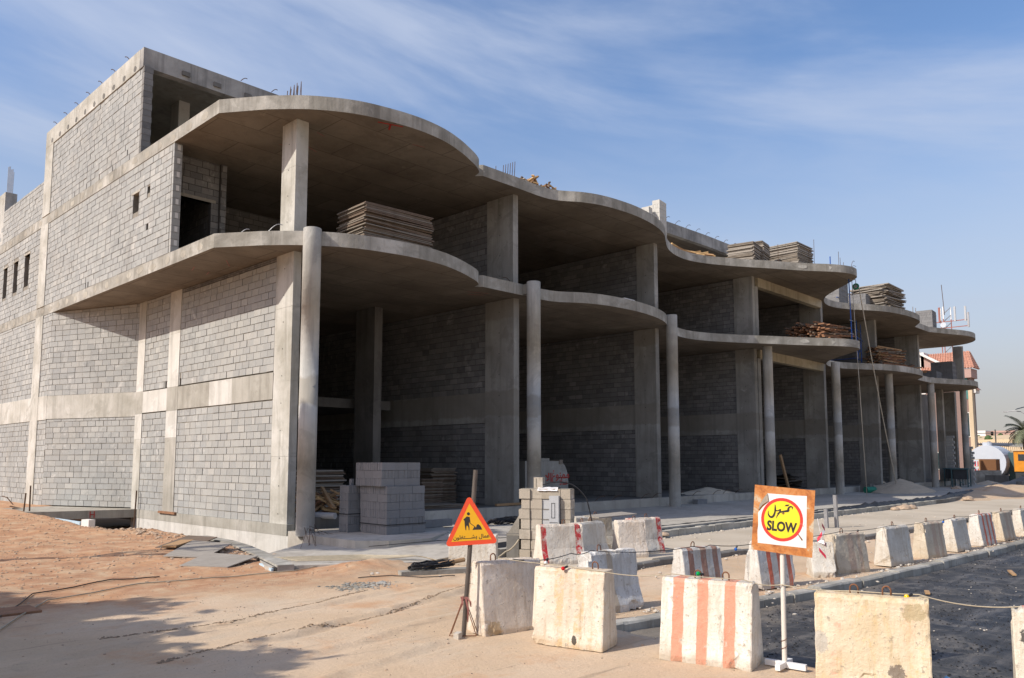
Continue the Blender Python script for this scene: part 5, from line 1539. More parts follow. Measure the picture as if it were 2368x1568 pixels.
# rubble of planks beside the starter bars
t_ = thing('timber_rubble', 'jumbled broken planks on the roof edge between the first two waves', 'timber pile', (21.4, 19.3, Z2), 0, 'piles of timber')
for i in range(46):
    L = random.uniform(0.25, 0.75); w_ = random.uniform(0.05, 0.13)
    me = MB().box(-L / 2, L / 2, -w_ / 2, w_ / 2, 0, 0.04).mesh('plank', random.choice(['lumber', 'lumber_red', 'lumber_bright', 'plywood', 'board_grey']))
    o = bpy.data.objects.new('plank', me); COL.objects.link(o); o.parent = t_
    x = random.gauss(0, 0.55); x = max(-1.2, min(1.3, x)); hgt = max(0.05, 0.55 * math.exp(-(x - .05) ** 2 / 0.7))
    o.location = (x, random.uniform(-0.35, 0.3), random.uniform(0.02, hgt)); o.rotation_euler = (random.uniform(-.5, .5), random.uniform(-.6, .6), random.uniform(0, 3.14))
t_ = thing('timber_rubble', 'jumbled planks and pipes on the floor behind the corner column', 'timber pile', (13.2, 20.2, 0.58), 0, 'piles of timber')
for i in range(46):
    L = random.uniform(0.4, 1.3); w_ = random.uniform(0.06, 0.12)
    me = MB().box(-L / 2, L / 2, -w_ / 2, w_ / 2, 0, 0.05).mesh('plank', random.choice(['lumber', 'lumber_red', 'lumber', 'lumber_bright']))
    o = bpy.data.objects.new('plank', me); COL.objects.link(o); o.parent = t_
    o.location = (random.uniform(-0.9, 0.9), random.uniform(-0.7, 0.6), random.uniform(0.02, 0.6)); o.rotation_euler = (random.uniform(-.3, .3), random.uniform(-.5, .5), random.uniform(0, 3.14))
tag(put('drain_pipe', MB().tube([(12.1, 20.0, 0.62), (12.6, 18.85, 0.62)], 0.09, 14), 'meter_grey'), 'grey plastic pipe end lying behind the round corner column', 'pipe')
tag(put('wooden_beam', MB().bar((19.3, 19.3, 0.64), (20.6, 19.1, 0.66), 0.1, 0.08), 'lumber'), 'orange timber lying on the floor edge at the second pillar', 'timber')
tag(put('wooden_beam', MB().bar((44.1, 20.4, 0.6), (43.6, 20.6, 2.5), 0.09, 0.2), 'lumber'), 'orange plank leaning upright beside the fourth round column', 'timber')
t_ = thing('scrap_heap', 'dark heap of sheets and boards on the floor behind the leaning plank', 'scrap heap', (46.2, 21.3, 0.58))
for i in range(16):
    me = MB().box(-1.0, 1.0, -0.5, 0.5, 0, 0.03).mesh('sheet', random.choice(['black_plastic', 'plywood', 'black_plastic', 'board_grey']))
    o = bpy.data.objects.new('sheet', me); COL.objects.link(o); o.parent = t_
    o.location = (random.uniform(-1.3, 1.3), random.uniform(-.5, .5), 0.03 + 0.05 * i * 0.8); o.rotation_euler = (random.uniform(-.2, .2), random.uniform(-.15, .15), random.uniform(-.6, .6)); o.scale = (random.uniform(.5, 1.1), 1, 1)
tag(put('wall_notice', MB().box(18.95, 19.35, 26.4, 26.43, 1.95, 2.75), 'lumber_bright'), 'orange yellow board hanging deep inside the corner bay', 'board')

# three loose boards by the basement edge
g0 = 'loose sheets beside the basement edge'
def sheet(P, mat, label):
    P = [Vector(p) for p in P]; n_ = (P[1] - P[0]).cross(P[3] - P[0]).normalized()
    if n_.z < 0: n_ = -n_
    mb = MB(); mb.add([p - n_ * 0.018 for p in P] + P, [(3, 2, 1, 0), (4, 5, 6, 7), (0, 1, 5, 4), (1, 2, 6, 5), (2, 3, 7, 6), (3, 0, 4, 7)])
    return tag(put('loose_board', mb, mat), label, 'board', g0)
sheet([(6.95, 15.75, 0.07), (7.55, 14.95, 0.06), (8.55, 15.6, 0.14), (8.0, 16.75, 0.16)], 'board_grey', 'grey plywood sheet nearest the paving corner')
sheet([(7.3, 17.35, 0.10), (7.85, 16.55, 0.09), (9.0, 17.65, 0.22), (8.5, 18.6, 0.26)], 'board_grey', 'grey plywood sheet, middle one of the three by the basement edge')
sheet([(7.8, 19.0, 0.12), (8.2, 18.15, 0.12), (9.5, 19.4, 0.22), (9.2, 20.4, 0.22)], 'plywood', 'thin brown splintered sheet, farthest of the three by the basement edge')
tag(put('splintered_board', MB().obox((8.3, 18.9, 0.18), (.7, .7, .03), (-.7, .7, 0), (0, 0, 1), .55, .16, .02), 'lumber'), 'splintered strip of plywood on top of the farthest sheet', 'board')
# retaining kerb of the basement way with blue foam
P = [(8.05, 13.95), (8.32, 14.8), (8.75, 16.2), (9.15, 17.6), (9.5, 19.2), (9.65, 21.0)]
rk = bpy.data.objects.new('retaining_kerb', None); COL.objects.link(rk); rk['label'] = 'rough concrete retaining kerb with tar and blue foam edging the basement way'; rk['category'] = 'kerb'
for (a, b) in zip(P, P[1:]):
    A = Vector((a[0], a[1], 0)); Bv = Vector((b[0], b[1], 0)); d = (Bv - A).normalized(); n_ = Vector((d.y, -d.x, 0))
    c = (A + Bv) / 2 + n_ * 0.16
    put('kerb_length', MB().obox((c.x, c.y, -0.1 - 0.02 * random.random()), d, n_, (0, 0, 1), (Bv - A).length / 2, 0.16, 0.24), 'edge_concrete', rk)
    c = (A + Bv) / 2 - n_ * 0.006
    put('tar_coat', MB().obox((c.x, c.y, -0.13), d, n_, (0, 0, 1), (Bv - A).length / 2, 0.006, 0.22), 'tar', rk)
put('foam_strip', MB().obox((8.15, 14.55, 0.0), (0.27, 0.96, 0), (0.96, -0.27, 0), (0, 0, 1), 0.5, 0.02, 0.06), 'foam_blue', rk)
tag(put('foam_slab', MB().obox((8.62, 27.8, ground_h(8.62, 27.8) + 0.06), (-.15, 1, 0.03), (1, .15, 0), (0, 0, 1), 0.9, 0.05, 0.07), 'foam_blue'), 'strip of pale blue foam lying at the brink of the basement opening', 'foam board')
tag(put('foam_slab', MB().obox((8.85, 26.6, ground_h(8.85, 26.6) + 0.10), (-.15, 1, 0), (1, .15, 0), (0, 0, 1), 0.22, 0.1, 0.14), 'villa_white'), 'white foam block at the brink of the basement opening', 'foam board')
for (x, y, h_, lab) in ((8.13, 30.6, 0.95, 'pair of dark upright bars standing at the left end of the ledge'), (11.12, 28.95, 1.0, 'single dark upright bar at the inner corner of the basement opening')):
    mb = MB().tube([(x, y, -0.2 if x > 10 else 0.3), (x + 0.04, y, -0.2 + h_ + 0.3)], 0.025, 6)
    if x < 10: mb.tube([(x + 0.18, y, 0.3), (x + 0.17, y, 1.3)], 0.025, 6)
    tag(put('upright_bar', mb, 'rebar'), lab, 'steel bar')

# ------------------------------------------------------------------ starter bars and bent bars
def bars(name, label, P, mat='rebar', r_=0.012, group='steel bars sticking out of the slabs'):
    """P: list of polylines; each bar its own part"""
    c = Vector(P[0][0])
    t_ = thing(name, label, 'steel bars', c, 0, group)
    for pl_ in P:
        put('bar', MB().tube([Vector(q) - c for q in pl_], r_, 5), mat, t_)
    return t_
P = []
for i, x in enumerate((11.25, 11.36, 11.45, 11.58)):
    h_ = 0.42 + 0.09 * i
    P.append([(x - 0.06, 19.5, Z2), (x, 19.5, Z2 + h_ + 0.2), (x + 0.05, 19.55, Z2)]); P.append([(x - 0.02, 19.7, Z2), (x + 0.02, 19.7, Z2 + h_ + 0.15)])
bars('starter_bars', 'cluster of pointed starter bars above the first upper pillar', P)
P = [[(19.55, 19.6, Z2), (19.57, 19.6, Z2 + 0.62)]]
for i in range(6):
    x = 19.85 + i * 0.12; P.append([(x - 0.05, 19.5, Z2), (x + 0.01, 19.5, Z2 + 0.7 + 0.06 * i), (x + 0.06, 19.6, Z2)])
bars('starter_bars', 'row of pointed starter bars above the second pillar', P)
P = [[(46.9 + q * 0.25, 24.1, Z2), (46.95 + q * 0.25, 24.1, Z2 + 3.1 + 0.3 * (q % 2))] for q in range(4)]
bars('starter_bars', 'tall pale bars at the end of the roof beam above the prow', P, 'grey_steel', 0.05)
P = [[(42.2, 16.3, Z2), (42.2, 16.3, Z2 + 1.25)], [(42.45, 16.3, Z2), (42.4, 16.3, Z2 + 0.95)], [(41.2, 16.3, Z2), (41.25, 16.2, Z2 + .35)]]
bars('starter_bars', 'thin upright bars at the tip of the roof prow', P)
bars('starter_bars', 'three thin bars rising behind the large board stack on the prow roof', [[(38.4, 17.9, Z2), (38.4, 17.9, Z2 + 1.2)], [(40.7, 17.0, Z2), (40.75, 17.0, Z2 + 1.75)], [(40.3, 17.1, Z2), (40.3, 17.1, Z2 + 1.2)]])
bars('starter_bars', 'pair of grey bars beyond the fanned board stack', [[(61.0, 18.4, Z2), (61.0, 18.4, Z2 + 1.2)], [(61.6, 18.4, Z2), (61.6, 18.4, Z2 + 1.2)]], 'grey_steel', 0.03)
def arc(x, y, z, dx, dy, h_, n=6): return [(x + dx * i / n, y + dy * i / n, z + h_ * math.sin(math.pi * 0.62 * i / n)) for i in range(n + 1)]
P = [arc(12.9 + 1.2 * i, 25.8, 15.62, 0.22, -0.05, 0.14) for i in range(5)] + [arc(37.5 + 1.1 * i, 24.1, 15.66, 0.4, -0.1, 0.26) for i in range(8)]
P += [arc(9.62, 27.2 + 1.25 * i, 15.64, -0.12, 0.14, 0.14) for i in range(7)]
bars('bent_bars', 'short bent bars along the top of the roof beams', P, r_=0.014)
bars('bent_bars', 'bent bars on the edge of the roof prow', [arc(41.0, 16.0, Z2, 0.5, -0.2, 0.25), arc(41.5, 15.8, Z2, 0.3, 0.1, 0.5), arc(41.9, 15.6, Z2, 0.35, -0.1, 0.6), arc(42.3, 15.9, Z2, 0.7, -0.2, 0.5)])
bars('bent_bars', 'two bent bars on the first floor edge beside the corner', [arc(10.1, 19.9, Z1, 0.2, -0.1, 0.13), arc(10.6, 19.4, Z1, 0.35, -0.2, 0.28)], 'grey_steel')
bars('bent_bars', 'bent bar before the second pillar on the first floor', [arc(19.75, 18.95, Z1, -0.32, 0.15, 0.24)])
bars('bent_bars', 'bent bar on the first floor prow behind the plank pile', [arc(42.6, 16.4, Z1, 0.3, -0.1, 0.7)])
P = []
for x in (24.5, 25.6, 27.6, 28.4, 30.2, 31.6, 33.4, 34.3, 35.5, 38.8): P.append(arc(x, 19.15, 0.56, 0.5, -0.15, 0.22))
bars('bent_bars', 'row of bent bars along the edge of the shop floor', P)
bars('bent_bars', 'bent bars at the brink of the ledge by the dirt', [[(8.9, 34.6, 0.4), (8.7, 34.9, 0.75), (8.6, 35.2, 0.8)], [(8.8, 33.0, 0.4), (8.4, 33.3, 0.5)], [(8.6, 32.0, 0.42), (8.2, 32.2, 0.47)]], r_=0.02)
w = []
for i in range(7):
    w.append([(10.98 + 0.1 * i, 17.7 - 0.05 * i, 0.28), (10.9 + random.uniform(-.1, .2), 17.5, 0.28 + random.uniform(0.1, 0.3)), (10.75 - 0.12 * i * random.random(), 17.1 - 0.1 * i, 0.0)])
bars('tie_wires', 'tangle of thin tie wires hanging at the foot of the corner pillar', w, r_=0.005)
# far column with bars at the left edge
t_ = thing('roof_stub_column', 'unfinished column stub with tall starter bars at the left edge of the photo', 'column', (9.9, 42.0, 13.6))
put('column_shaft', MB().box(-0.28, 0.2, -0.1, 0.9, -1.5, 1.0), 'pale_concrete', t_)
for i in range(7): put('starter_bar', MB().tube([(-0.2 + 0.06 * i, 0.1 * i, 0.9), (-0.2 + 0.062 * i, 0.1 * i, 2.25 + 0.05 * (i % 3))], 0.014, 5), 'grey_steel', t_)

# red marks on the soffits
mk = MB()
def mark(x0, y0, x1, y1, z, w_=0.05):
    mk.bar((x0, y0, z - 0.004), (x1, y1, z - 0.004), w_, 0.006)
mark(13.0, 17.75, 13.7, 17.5, Z2s); mark(13.35, 17.62, 13.55, 17.95, Z2s)
put('paint_mark', mk, 'red_paint', B, world=True, label='red T shaped paint mark under the top slab')
mk = MB()
for (a, b, c, d) in ((14.7, 18.3, 15.1, 18.2), (12.2, 19.6, 12.5, 19.7), (12.3, 20.6, 13.0, 20.9), (11.9, 21.2, 12.2, 21.1)): mark(a, b, c, d, Z2s, 0.025)
for (a, b, c, d) in ((10.2, 22.9, 10.35, 23.4), (10.5, 21.5, 10.9, 22.1), (10.8, 23.2, 10.9, 23.6), (18.2, 19.6, 18.9, 19.3), (18.5, 19.9, 19.0, 19.6)): mark(a, b, c, d, Z1s, 0.025)
put('paint_marks', mk, 'red_steel', B, world=True, kind='stuff')

# ------------------------------------------------------------------ hoist, scaffold, rope
t_ = thing('pulley_wheel', 'green pulley wheel hanging from the tip of the roof prow', 'pulley', (42.3, 15.5, 11.3))
for (r0, r1, m_) in ((0.17, 0.05, 'pulley_green'), (0.1, 0.07, 'grey_steel')):
    put('wheel' if r0 > 0.12 else 'hub', MB().tube([(-0.05 * r1 * 10, 0, 0), (0.05 * r1 * 10, 0, 0)], r0, 18), m_, t_)
put('hanger', MB().tube([(0, 0, 0.1), (0.02, 0, 0.36), (-0.45, 0.3, 0.38)], 0.02, 6), 'grey_steel', t_)
tag(put('hoist_rope', MB().tube([(42.33, 15.35, 11.2)] + [(42.33 + (51.5 - 42.33) * (i / 20), 15.35 + (16.9 - 15.35) * i / 20, 11.2 + (0.35 - 11.2) * (i / 20) - 1.2 * 4 * (i / 20) * (1 - i / 20) * 0.35 * (1 if i < 20 else 0)) for i in range(1, 21)], 0.028, 6), 'rope', smooth=True), 'long pale hoist rope slanting from the green pulley to the sand heap', 'rope')
tag(put('hoist_rope', MB().tube([(42.05, 15.6, 11.6), (42.9, 15.75, 6.0), (43.7, 15.9, 0.3)], 0.02, 6), 'rope', smooth=True), 'thin rope hanging straight down beside the hoist', 'rope')
t_ = thing('scaffold_tower', 'blue steel scaffold standing on the first floor behind the prow tip', 'scaffold', (53.0, 19.5, Z1))
def sbar(a, b, r_=0.03, m_='scaffold_blue', name='scaffold_tube'): put(name, MB().tube([a, b], r_, 6), m_, t_)
for (x, y) in ((0, 0), (1.8, 0.4), (0, 2.0), (1.8, 2.4)): sbar((x, y, 0), (x, y, 3.1))
for z in (0.6, 1.2, 1.8, 2.5):
    sbar((0, 0, z), (1.8, 0.4, z), 0.024); sbar((0, 0, z), (0, 2.0, z), 0.024)
sbar((-0.6, -0.1, 2.0), (4.2, 0.8, 2.0)); sbar((0, 0, 0.6), (1.8, 0.4, 1.8), 0.02)
t_ = thing('scaffold_post', 'blue scaffold post rising past the prow tip to the roof', 'scaffold', (42.0, 15.7, Z1))
sbar((0, 0, 0), (-0.05, 0.02, 3.5)); 
for z in (0.5, 1.2, 1.9, 2.6): sbar((-0.2, 0, z), (0.3, 0, z), 0.02, 'grey_steel', 'rung')
t_ = thing('scaffold_post', 'blue scaffold frame standing on the roof behind the prow notch', 'scaffold', (52.6, 20.0, Z2))
sbar((0, 0, 0), (0, 0, 2.2)); sbar((0, 0, 0.8), (-2.2, -0.3, 0.5)); sbar((0, 0, 1.6), (-1.6, 0, 1.5))
tag(put('blue_rod', MB().tube([(40.05, 15.9, Z2), (40.05, 15.9, Z2 + 0.5)], 0.03, 6), 'scaffold_blue'), 'short blue rod standing on the roof prow edge', 'rod')

# ------------------------------------------------------------------ sand heaps, mixer tables, bits along the apron
def heap(name, label, c, rx, ry, h_, mat, seed=1, n=34, cat='sand heap'):
    mb = MB()
    for i in range(n + 1):
        for j in range(n + 1):
            u = -1 + 2 * i / n; v_ = -1 + 2 * j / n
            r_ = math.sqrt(u * u + v_ * v_)
            z = max(0.0, 1 - r_ * (1 + 0.18 * fbm(u, v_, seed, 1.5))) ** 0.85 * h_
            z += 0.035 * h_ * fbm(u * 3, v_ * 3, seed, 2, 4) * (z > 0)
            mb.v.append((u * rx, v_ * ry, z - 0.015))
    mb.f = [(i * (n + 1) + j, (i + 1) * (n + 1) + j, (i + 1) * (n + 1) + j + 1, i * (n + 1) + j + 1) for i in range(n) for j in range(n)]
    mb.mi = [0] * len(mb.f)
    o = put(name, mb, mat, smooth=True); o.location = c
    return tag(o, label, cat)
heap('sand_heap', 'brown sand heap at the foot of the hoist rope', (52.3, 17.0, 0.24), 3.4, 1.9, 0.85, 'sand_pile', 3)
heap('sand_heap', 'pale sand heap spilling over the shop floor edge between third and fourth columns', (34.6, 20.1, 0.58), 2.2, 1.0, 0.32, 'pale_sand', 5)
heap('sand_heap', 'low grey mortar heap beside the black sheet in front of the apron', (16.5, 12.9, 0.2), 1.5, 0.5, 0.22, 'dark_concrete', 6)
heap('sand_heap', 'mound of spoil in the bay behind the brown sand heap', (58, 21, 0.58), 2.0, 1.0, 0.8, 'sand_pile', 8)
t_ = thing('work_tables', 'two old steel work tables with clutter standing by the last columns', 'work table', (65.0, 17.0, 0.22), R(10))
for (x0, y0) in ((0, 0), (2.4, 0.7)):
    put('table_top', MB().box(x0, x0 + 2.6, y0 - 0.6, y0 + 0.6, 1.32, 1.40), 'teal_metal', t_)
    put('side_panel', MB().box(x0 + 0.1, x0 + 1.6, y0 - 0.5, y0 + 0.4, 0.6, 1.32), 'machine_dark', t_)
    for (a, b) in ((0.08, -0.52), (2.48, -0.52), (0.08, 0.5), (2.48, 0.5)): put('leg', MB().box(x0 + a - .04, x0 + a + .04, y0 + b - .04, y0 + b + .04, 0, 1.32), 'teal_metal', t_)
    put('cross_bar', MB().box(x0 + 0.1, x0 + 2.5, y0 - 0.55, y0 - 0.48, 0.25, 0.32), 'teal_metal', t_)
tag(put('plastic_bucket', MB().tube([(49.3, 18.0, 0.42), (49.9, 17.7, 0.42)], 0.2, 14), 'green_plastic'), 'green plastic tube lying beside the sand heap', 'pipe')
tag(put('stub_block', MB().box(50.3, 50.9, 18.1, 18.7, 0.22, 0.75), 'dark_concrete'), 'rough concrete block behind the green plastic tube', 'concrete block')
for (x, y, h_, lab) in ((25.6, 10.3, 1.05, 'taller of two grey posts behind the slow sign'), (25.2, 10.45, 0.62, 'shorter of two grey posts behind the slow sign')):
    tag(put('grey_post', MB().obox((x, y, h_ / 2), (1, 0, 0), (0, 1, 0), (-0.06, 0, 1), 0.05, 0.05, h_ / 2), 'grey_steel'), lab, 'post')
for i, (x, y, z, s_) in enumerate(((61, 16.2, 0.25, 0.35), (66.5, 15.0, 0.25, 0.5), (37.5, 12.1, 0.05, 0.32), (38.2, 12.0, 0.05, 0.26), (36.6, 12.15, 0.05, 0.2), (18.9, 12.35, 0.1, 0.14), (48, 12.2, 0.1, 0.3))):
    bm = bmesh.new(); bmesh.ops.create_icosphere(bm, subdivisions=2, radius=s_)
    mb = MB(); mb.add([(v.co.x * 1.3 * (1 + .3 * noise.noise(v.co * 4 + Vector((i, 0, 0)))), v.co.y, max(-0.02, v.co.z * .6 * (1 + .4 * noise.noise(v.co * 5)))) for v in bm.verts], [tuple(q.index for q in f.verts) for f in bm.faces]); bm.free()
    o = put('rubble_stone', mb, 'stone'); o.location = (x, y, z)
    tag(o, ['brown boulder by the far work tables', 'larger brown boulder on the far end of the apron', 'pinkish rubble stone beside the low kerb far along', 'pale rubble stone at the low kerb beyond the slow sign', 'small rubble stone left of the other two by the low kerb', 'orange stone lying on the mortar behind the lane kerb', 'rubble lump where the low kerb ends'][i], 'stone')
o = put('foot_stone', MB().obox((0, 0, 0.03), (1, .3, .1), (-.3, 1, 0), (0, 0, 1), 0.045, 0.035, 0.035), 'stone_pale'); o.location = (6.6, 7.24, 0)
tag(o, 'pale stone lying against the foot bar of the worker sign', 'stone')
heap('plastic_bag', 'blue plastic bag lying on the asphalt behind the ochre barrier', (8.75, 2.5, -0.09), 0.22, 0.12, 0.12, 'plastic_bag', 4, 10, cat='plastic bag')
tag(put('red_cap', MB().box(8.18, 8.22, 4.98, 5.02, 0.0, 0.07), 'tape_red'), 'small red plastic piece on the ground left of the striped barrier', 'litter')
for i, (x, y, lab) in enumerate(((14.6, 4.4, 'orange wood chip lying on the dark asphalt'), (18.3, 3.95, 'long orange wood splinter on the asphalt near the right edge'))):
    tag(put('wood_chip', MB().obox((x, y, -0.07), (1, .4, 0.05), (-.4, 1, 0), (0, 0, 1), 0.10 + .14 * i, 0.035, 0.015), 'lumber'), lab, 'wood chip')

# cables and coils
def coil(name, label, c, n, rx, ry, r_, mat, hz=0.05, seed=1, turns=1.0):
    rnd = random.Random(seed)
    mb = MB()
    for i in range(n):
        ox, oy = rnd.uniform(-.15, .15) * rx, rnd.uniform(-.2, .2) * ry
        k_ = rnd.uniform(0.45, 1.1); ph = rnd.uniform(0, 6.28); t0 = rnd.uniform(0, 6.28)
        pts = [(ox + rx * k_ * math.cos(t0 + a_), oy + ry * k_ * math.sin(t0 + a_) * rnd.uniform(0.96, 1.04), r_ + hz * (0.5 + 0.5 * math.sin(2 * a_ + ph)) * rnd.uniform(0.6, 1)) for a_ in [j * 6.0 * turns / 16 for j in range(17)]]
        mb.tube(pts, r_, 5)
    o = put(name, mb, mat, smooth=True); o.location = c
    return tag(o, label, 'cable coil')
coil('cable_coil', 'loose black cable coil lying on the apron before the second column', (17.3, 16.9, 0.25), 12, 0.75, 0.38, 0.016, 'cable_black', 0.18, 3)
coil('cable_coil', 'tangled black wires on the kerb scrap beside the worker sign', (10.1, 11.75, 0.10), 16, 0.55, 0.2, 0.012, 'cable_black', 0.10, 5)
tag(put('kerb_scrap', MB().obox((10.15, 11.55, 0.03), (0.92, -0.38, 0), (0.38, 0.92, 0), (0, 0, 1), 0.85, 0.12, 0.055), 'edge_concrete'), 'length of concrete kerb on the ground under the tangled wires', 'kerb')
tag(put('timber_post', MB().tube([(9.9, 11.75, 0.12), (10.75, 11.62, 0.2)], 0.045, 7), 'lumber'), 'weathered round timber lying in the tangled wires', 'timber')
cb = []
for i in range(7):
    oy = i * 0.07
    cb.append(cable([(10.95, 12.55 - oy * 0.6, 0.03), (10.6, 12.9 + oy * 0.5, 0.18), (9.6 + i * .1, 13.6 + oy * 1.5, 0.13), (8.7, 14.4 + oy * 2, 0.12)], 0.011, 'cable_tan', ['topmost and longest cable of the pale bundle on the paving corner', 'second cable from the back in the pale bundle on the paving corner', 'third cable from the back in the pale bundle on the paving corner', 'middle cable of the pale bundle on the paving corner', 'third cable from the front in the pale bundle on the paving corner', 'second cable from the front in the pale bundle on the paving corner', 'front cable of the pale bundle on the paving corner'][i], sags=[-0.03, 0.01, 0.0], group='pale cables on the paving'))
def gz(x, y): return ground_h(x, y)
def ground_cable(P, r_, mat, label, group=None, n=14, wig=0.04, seed=0):
    pts = []
    for i in range(len(P) - 1):
        for j in range(n):
            t_ = j / n; x = P[i][0] + (P[i + 1][0] - P[i][0]) * t_; y = P[i][1] + (P[i + 1][1] - P[i][1]) * t_
            y += wig * fbm(x + seed, seed, 0, 0.8)
            z = ground_h(x, y)
            if z < -0.1: z = 0.1
            pts.append((x, y, z + r_ * 1.2 + 0.008))
    tag(put('cable', MB().tube(pts, r_, 5), mat, smooth=True), label, 'cable', group)
ground_cable([(2.5, 10.9), (4.0, 13.6), (5.6, 14.2), (7.0, 14.0), (8.3, 13.7), (9.4, 14.0)], 0.011, 'cable_tan', 'nearer of two tan cables crossing the red dirt', seed=2)
ground_cable([(2.5, 11.3), (4.0, 14.3), (5.4, 14.9), (6.2, 14.7)], 0.010, 'cable_black', 'dark cable crossing the red dirt beside the tan one', seed=5)
ground_cable([(8.6, 12.1), (9.2, 11.9), (9.4, 11.3), (10.0, 11.0)], 0.008, 'cable_black', 'short dark cable on the sand left of the tangled wires', seed=7)
cable([(10.9, 14.95, 0.2), (12.5, 14.3, 0.27), (14.2, 13.6, 0.27)], 0.008, 'cable_black', 'thin dark cable across the apron before the block pile', sags=[0.0, 0.0])
t_ = thing('cardboard_strip', 'brown cardboard strip lying by the near kerb', 'board', (3.3, 12.9, 0.02)); put('strip', MB().box(-0.6, 0.35, -0.3, 0.3, -0.02, 0.02), 'lumber_red', t_)

# ------------------------------------------------------------------ stones and grit on the ground
def scatter(name, label, n, area, smin, smax, mat, seed, zf=None, dens=None, kind='stuff', flat_=0.55):
    rnd = random.Random(seed); mb = MB()
    bm = bmesh.new(); bmesh.ops.create_icosphere(bm, subdivisions=1, radius=1)
    V = [v.co.copy() for v in bm.verts]; F = [tuple(v.index for v in f.verts) for f in bm.faces]; bm.free()
    c = 0; tries = 0
    while c < n and tries < n * 30:
        tries += 1
        x = rnd.uniform(area[0], area[1]); y = rnd.uniform(area[2], area[3])
        if dens and rnd.random() > dens(x, y): continue
        z = (zf or ground_h)(x, y)
        if z < -0.5: continue
        s_ = smin * (smax / smin) ** (rnd.random() ** 2.2)
        a = rnd.uniform(0, 6.28); ca, sa = math.cos(a), math.sin(a); ex = rnd.uniform(0.7, 1.4)
        q = []
        for v in V:
            k_ = s_ * rnd.uniform(0.75, 1.2)
            q.append((x + (v.x * ca * ex - v.y * sa) * k_, y + (v.x * sa * ex + v.y * ca) * k_, z + v.z * k_ * flat_ + s_ * 0.2))
        mb.add(q, F); c += 1
    o = put(name, mb, mat); o['kind'] = 'stuff'; tag(o, label, 'stones')
    return o
red_zone = lambda x, y: max(0.0, min(1.0, 0.15 + sst(13.5, 17, y) * 0.85 * (0.4 + 0.6 * abs(fbm(x, y, 3, 0.9)) * 2)))
scatter('red_rubble', 'red clods and small stones strewn over the dirt left of the building', 5200, (2.8, 9.2, 12.5, 29), 0.005, 0.035, 'stone', 1, dens=red_zone)
scatter('pale_stones', 'small stones and grit scattered over the sandy ground', 1300, (2.5, 12, 4, 26), 0.004, 0.022, 'stone', 2, dens=lambda x, y: 0.25 + 0.75 * (fbm(x, y, 6, 0.8) > 0.1))
scatter('dark_grit', 'dark grit and bitumen crumbs on the sand', 900, (3, 11, 4, 14), 0.003, 0.010, 'tar', 3, dens=lambda x, y: 1.0 if fbm(x, y, 12, 0.7) > 0.18 else 0.05)
def along(P, w_):
    def f(x, y):
        for (a, b), (c, d) in zip(P, P[1:]):
            if min(a, c) - .05 <= x <= max(a, c) + .05:
                yy = b + (d - b) * (x - a) / (c - a)
                if abs(y - yy + 0.05 * fbm(x, 1, 3, 2)) < w_ * (0.4 + abs(fbm(x, 2, 8, 1.5))): return 1.0
        return 0.0
    return f
scatter('rut_crumbs', 'lines of dark crumbs along the wheel tracks in the sand', 2600, (3.6, 10, 7.4, 12.2), 0.004, 0.022, 'sand_crumb', 14, dens=along([(3.6, 8.6), (5.4, 9.05), (6.5, 8.95), (10, 10.4)], 0.06), flat_=0.5)
scatter('rut_crumbs', 'second line of dark crumbs along the wheel tracks in the sand', 1500, (3.6, 8, 8.6, 12), 0.004, 0.022, 'sand_crumb', 15, dens=along([(3.6, 10.3), (5.2, 10.1), (6.6, 10.5), (8.0, 11.0)], 0.05), flat_=0.5)
scatter('chip_patch', 'patch of grey concrete chips on the sand near the paving corner', 420, (7.6, 8.9, 10.9, 11.9), 0.01, 0.05, 'edge_concrete', 4, dens=lambda x, y: math.exp(-((x - 8.2) / .55) ** 2 - ((y - 11.4) / .3) ** 2), flat_=0.3)
scatter('asphalt_lumps', 'loose black lumps strewn over the milled asphalt', 6500, (8.5, 24, 0.5, 6.0), 0.004, 0.018, 'tar', 5, zf=lambda x, y: -0.1, dens=lambda x, y: (1.0 if y < lerp_line(KERB2, x) - 0.1 else 0) * (1.0 if x < 14 else 0.5) * (0.3 + 0.7 * (fbm(x, y, 3, 0.9) > 0)))
scatter('asphalt_flecks', 'pale flecks and litter specks on the asphalt', 500, (8.5, 26, 0.5, 6.0), 0.004, 0.016, 'stone_pale', 6, zf=lambda x, y: -0.092, dens=lambda x, y: (1.0 if y < lerp_line(KERB2, x) - 0.05 else 0))
scatter('kerb_rubble', 'crumbs of concrete and soil along the kerbs', 2600, (9, 34, 4.9, 13.2), 0.008, 0.05, 'stone_pale', 8, zf=lambda x, y: 0.02, dens=lambda x, y: math.exp(-((y - lerp_line(KERB1, x) - 0.1) / .18) ** 2) + 0.8 * math.exp(-((y - lerp_line(KERB2, x) - 0.32) / .12) ** 2) + math.exp(-((y - 12.3) / .12) ** 2) + 0.03)
scatter('ledge_rubble', 'crumbs of soil along the brink of the basement opening', 900, (8.0, 9.4, 16, 31), 0.012, 0.08, 'stone', 9, dens=lambda x, y: math.exp(-((x - 8.8) / .3) ** 2))

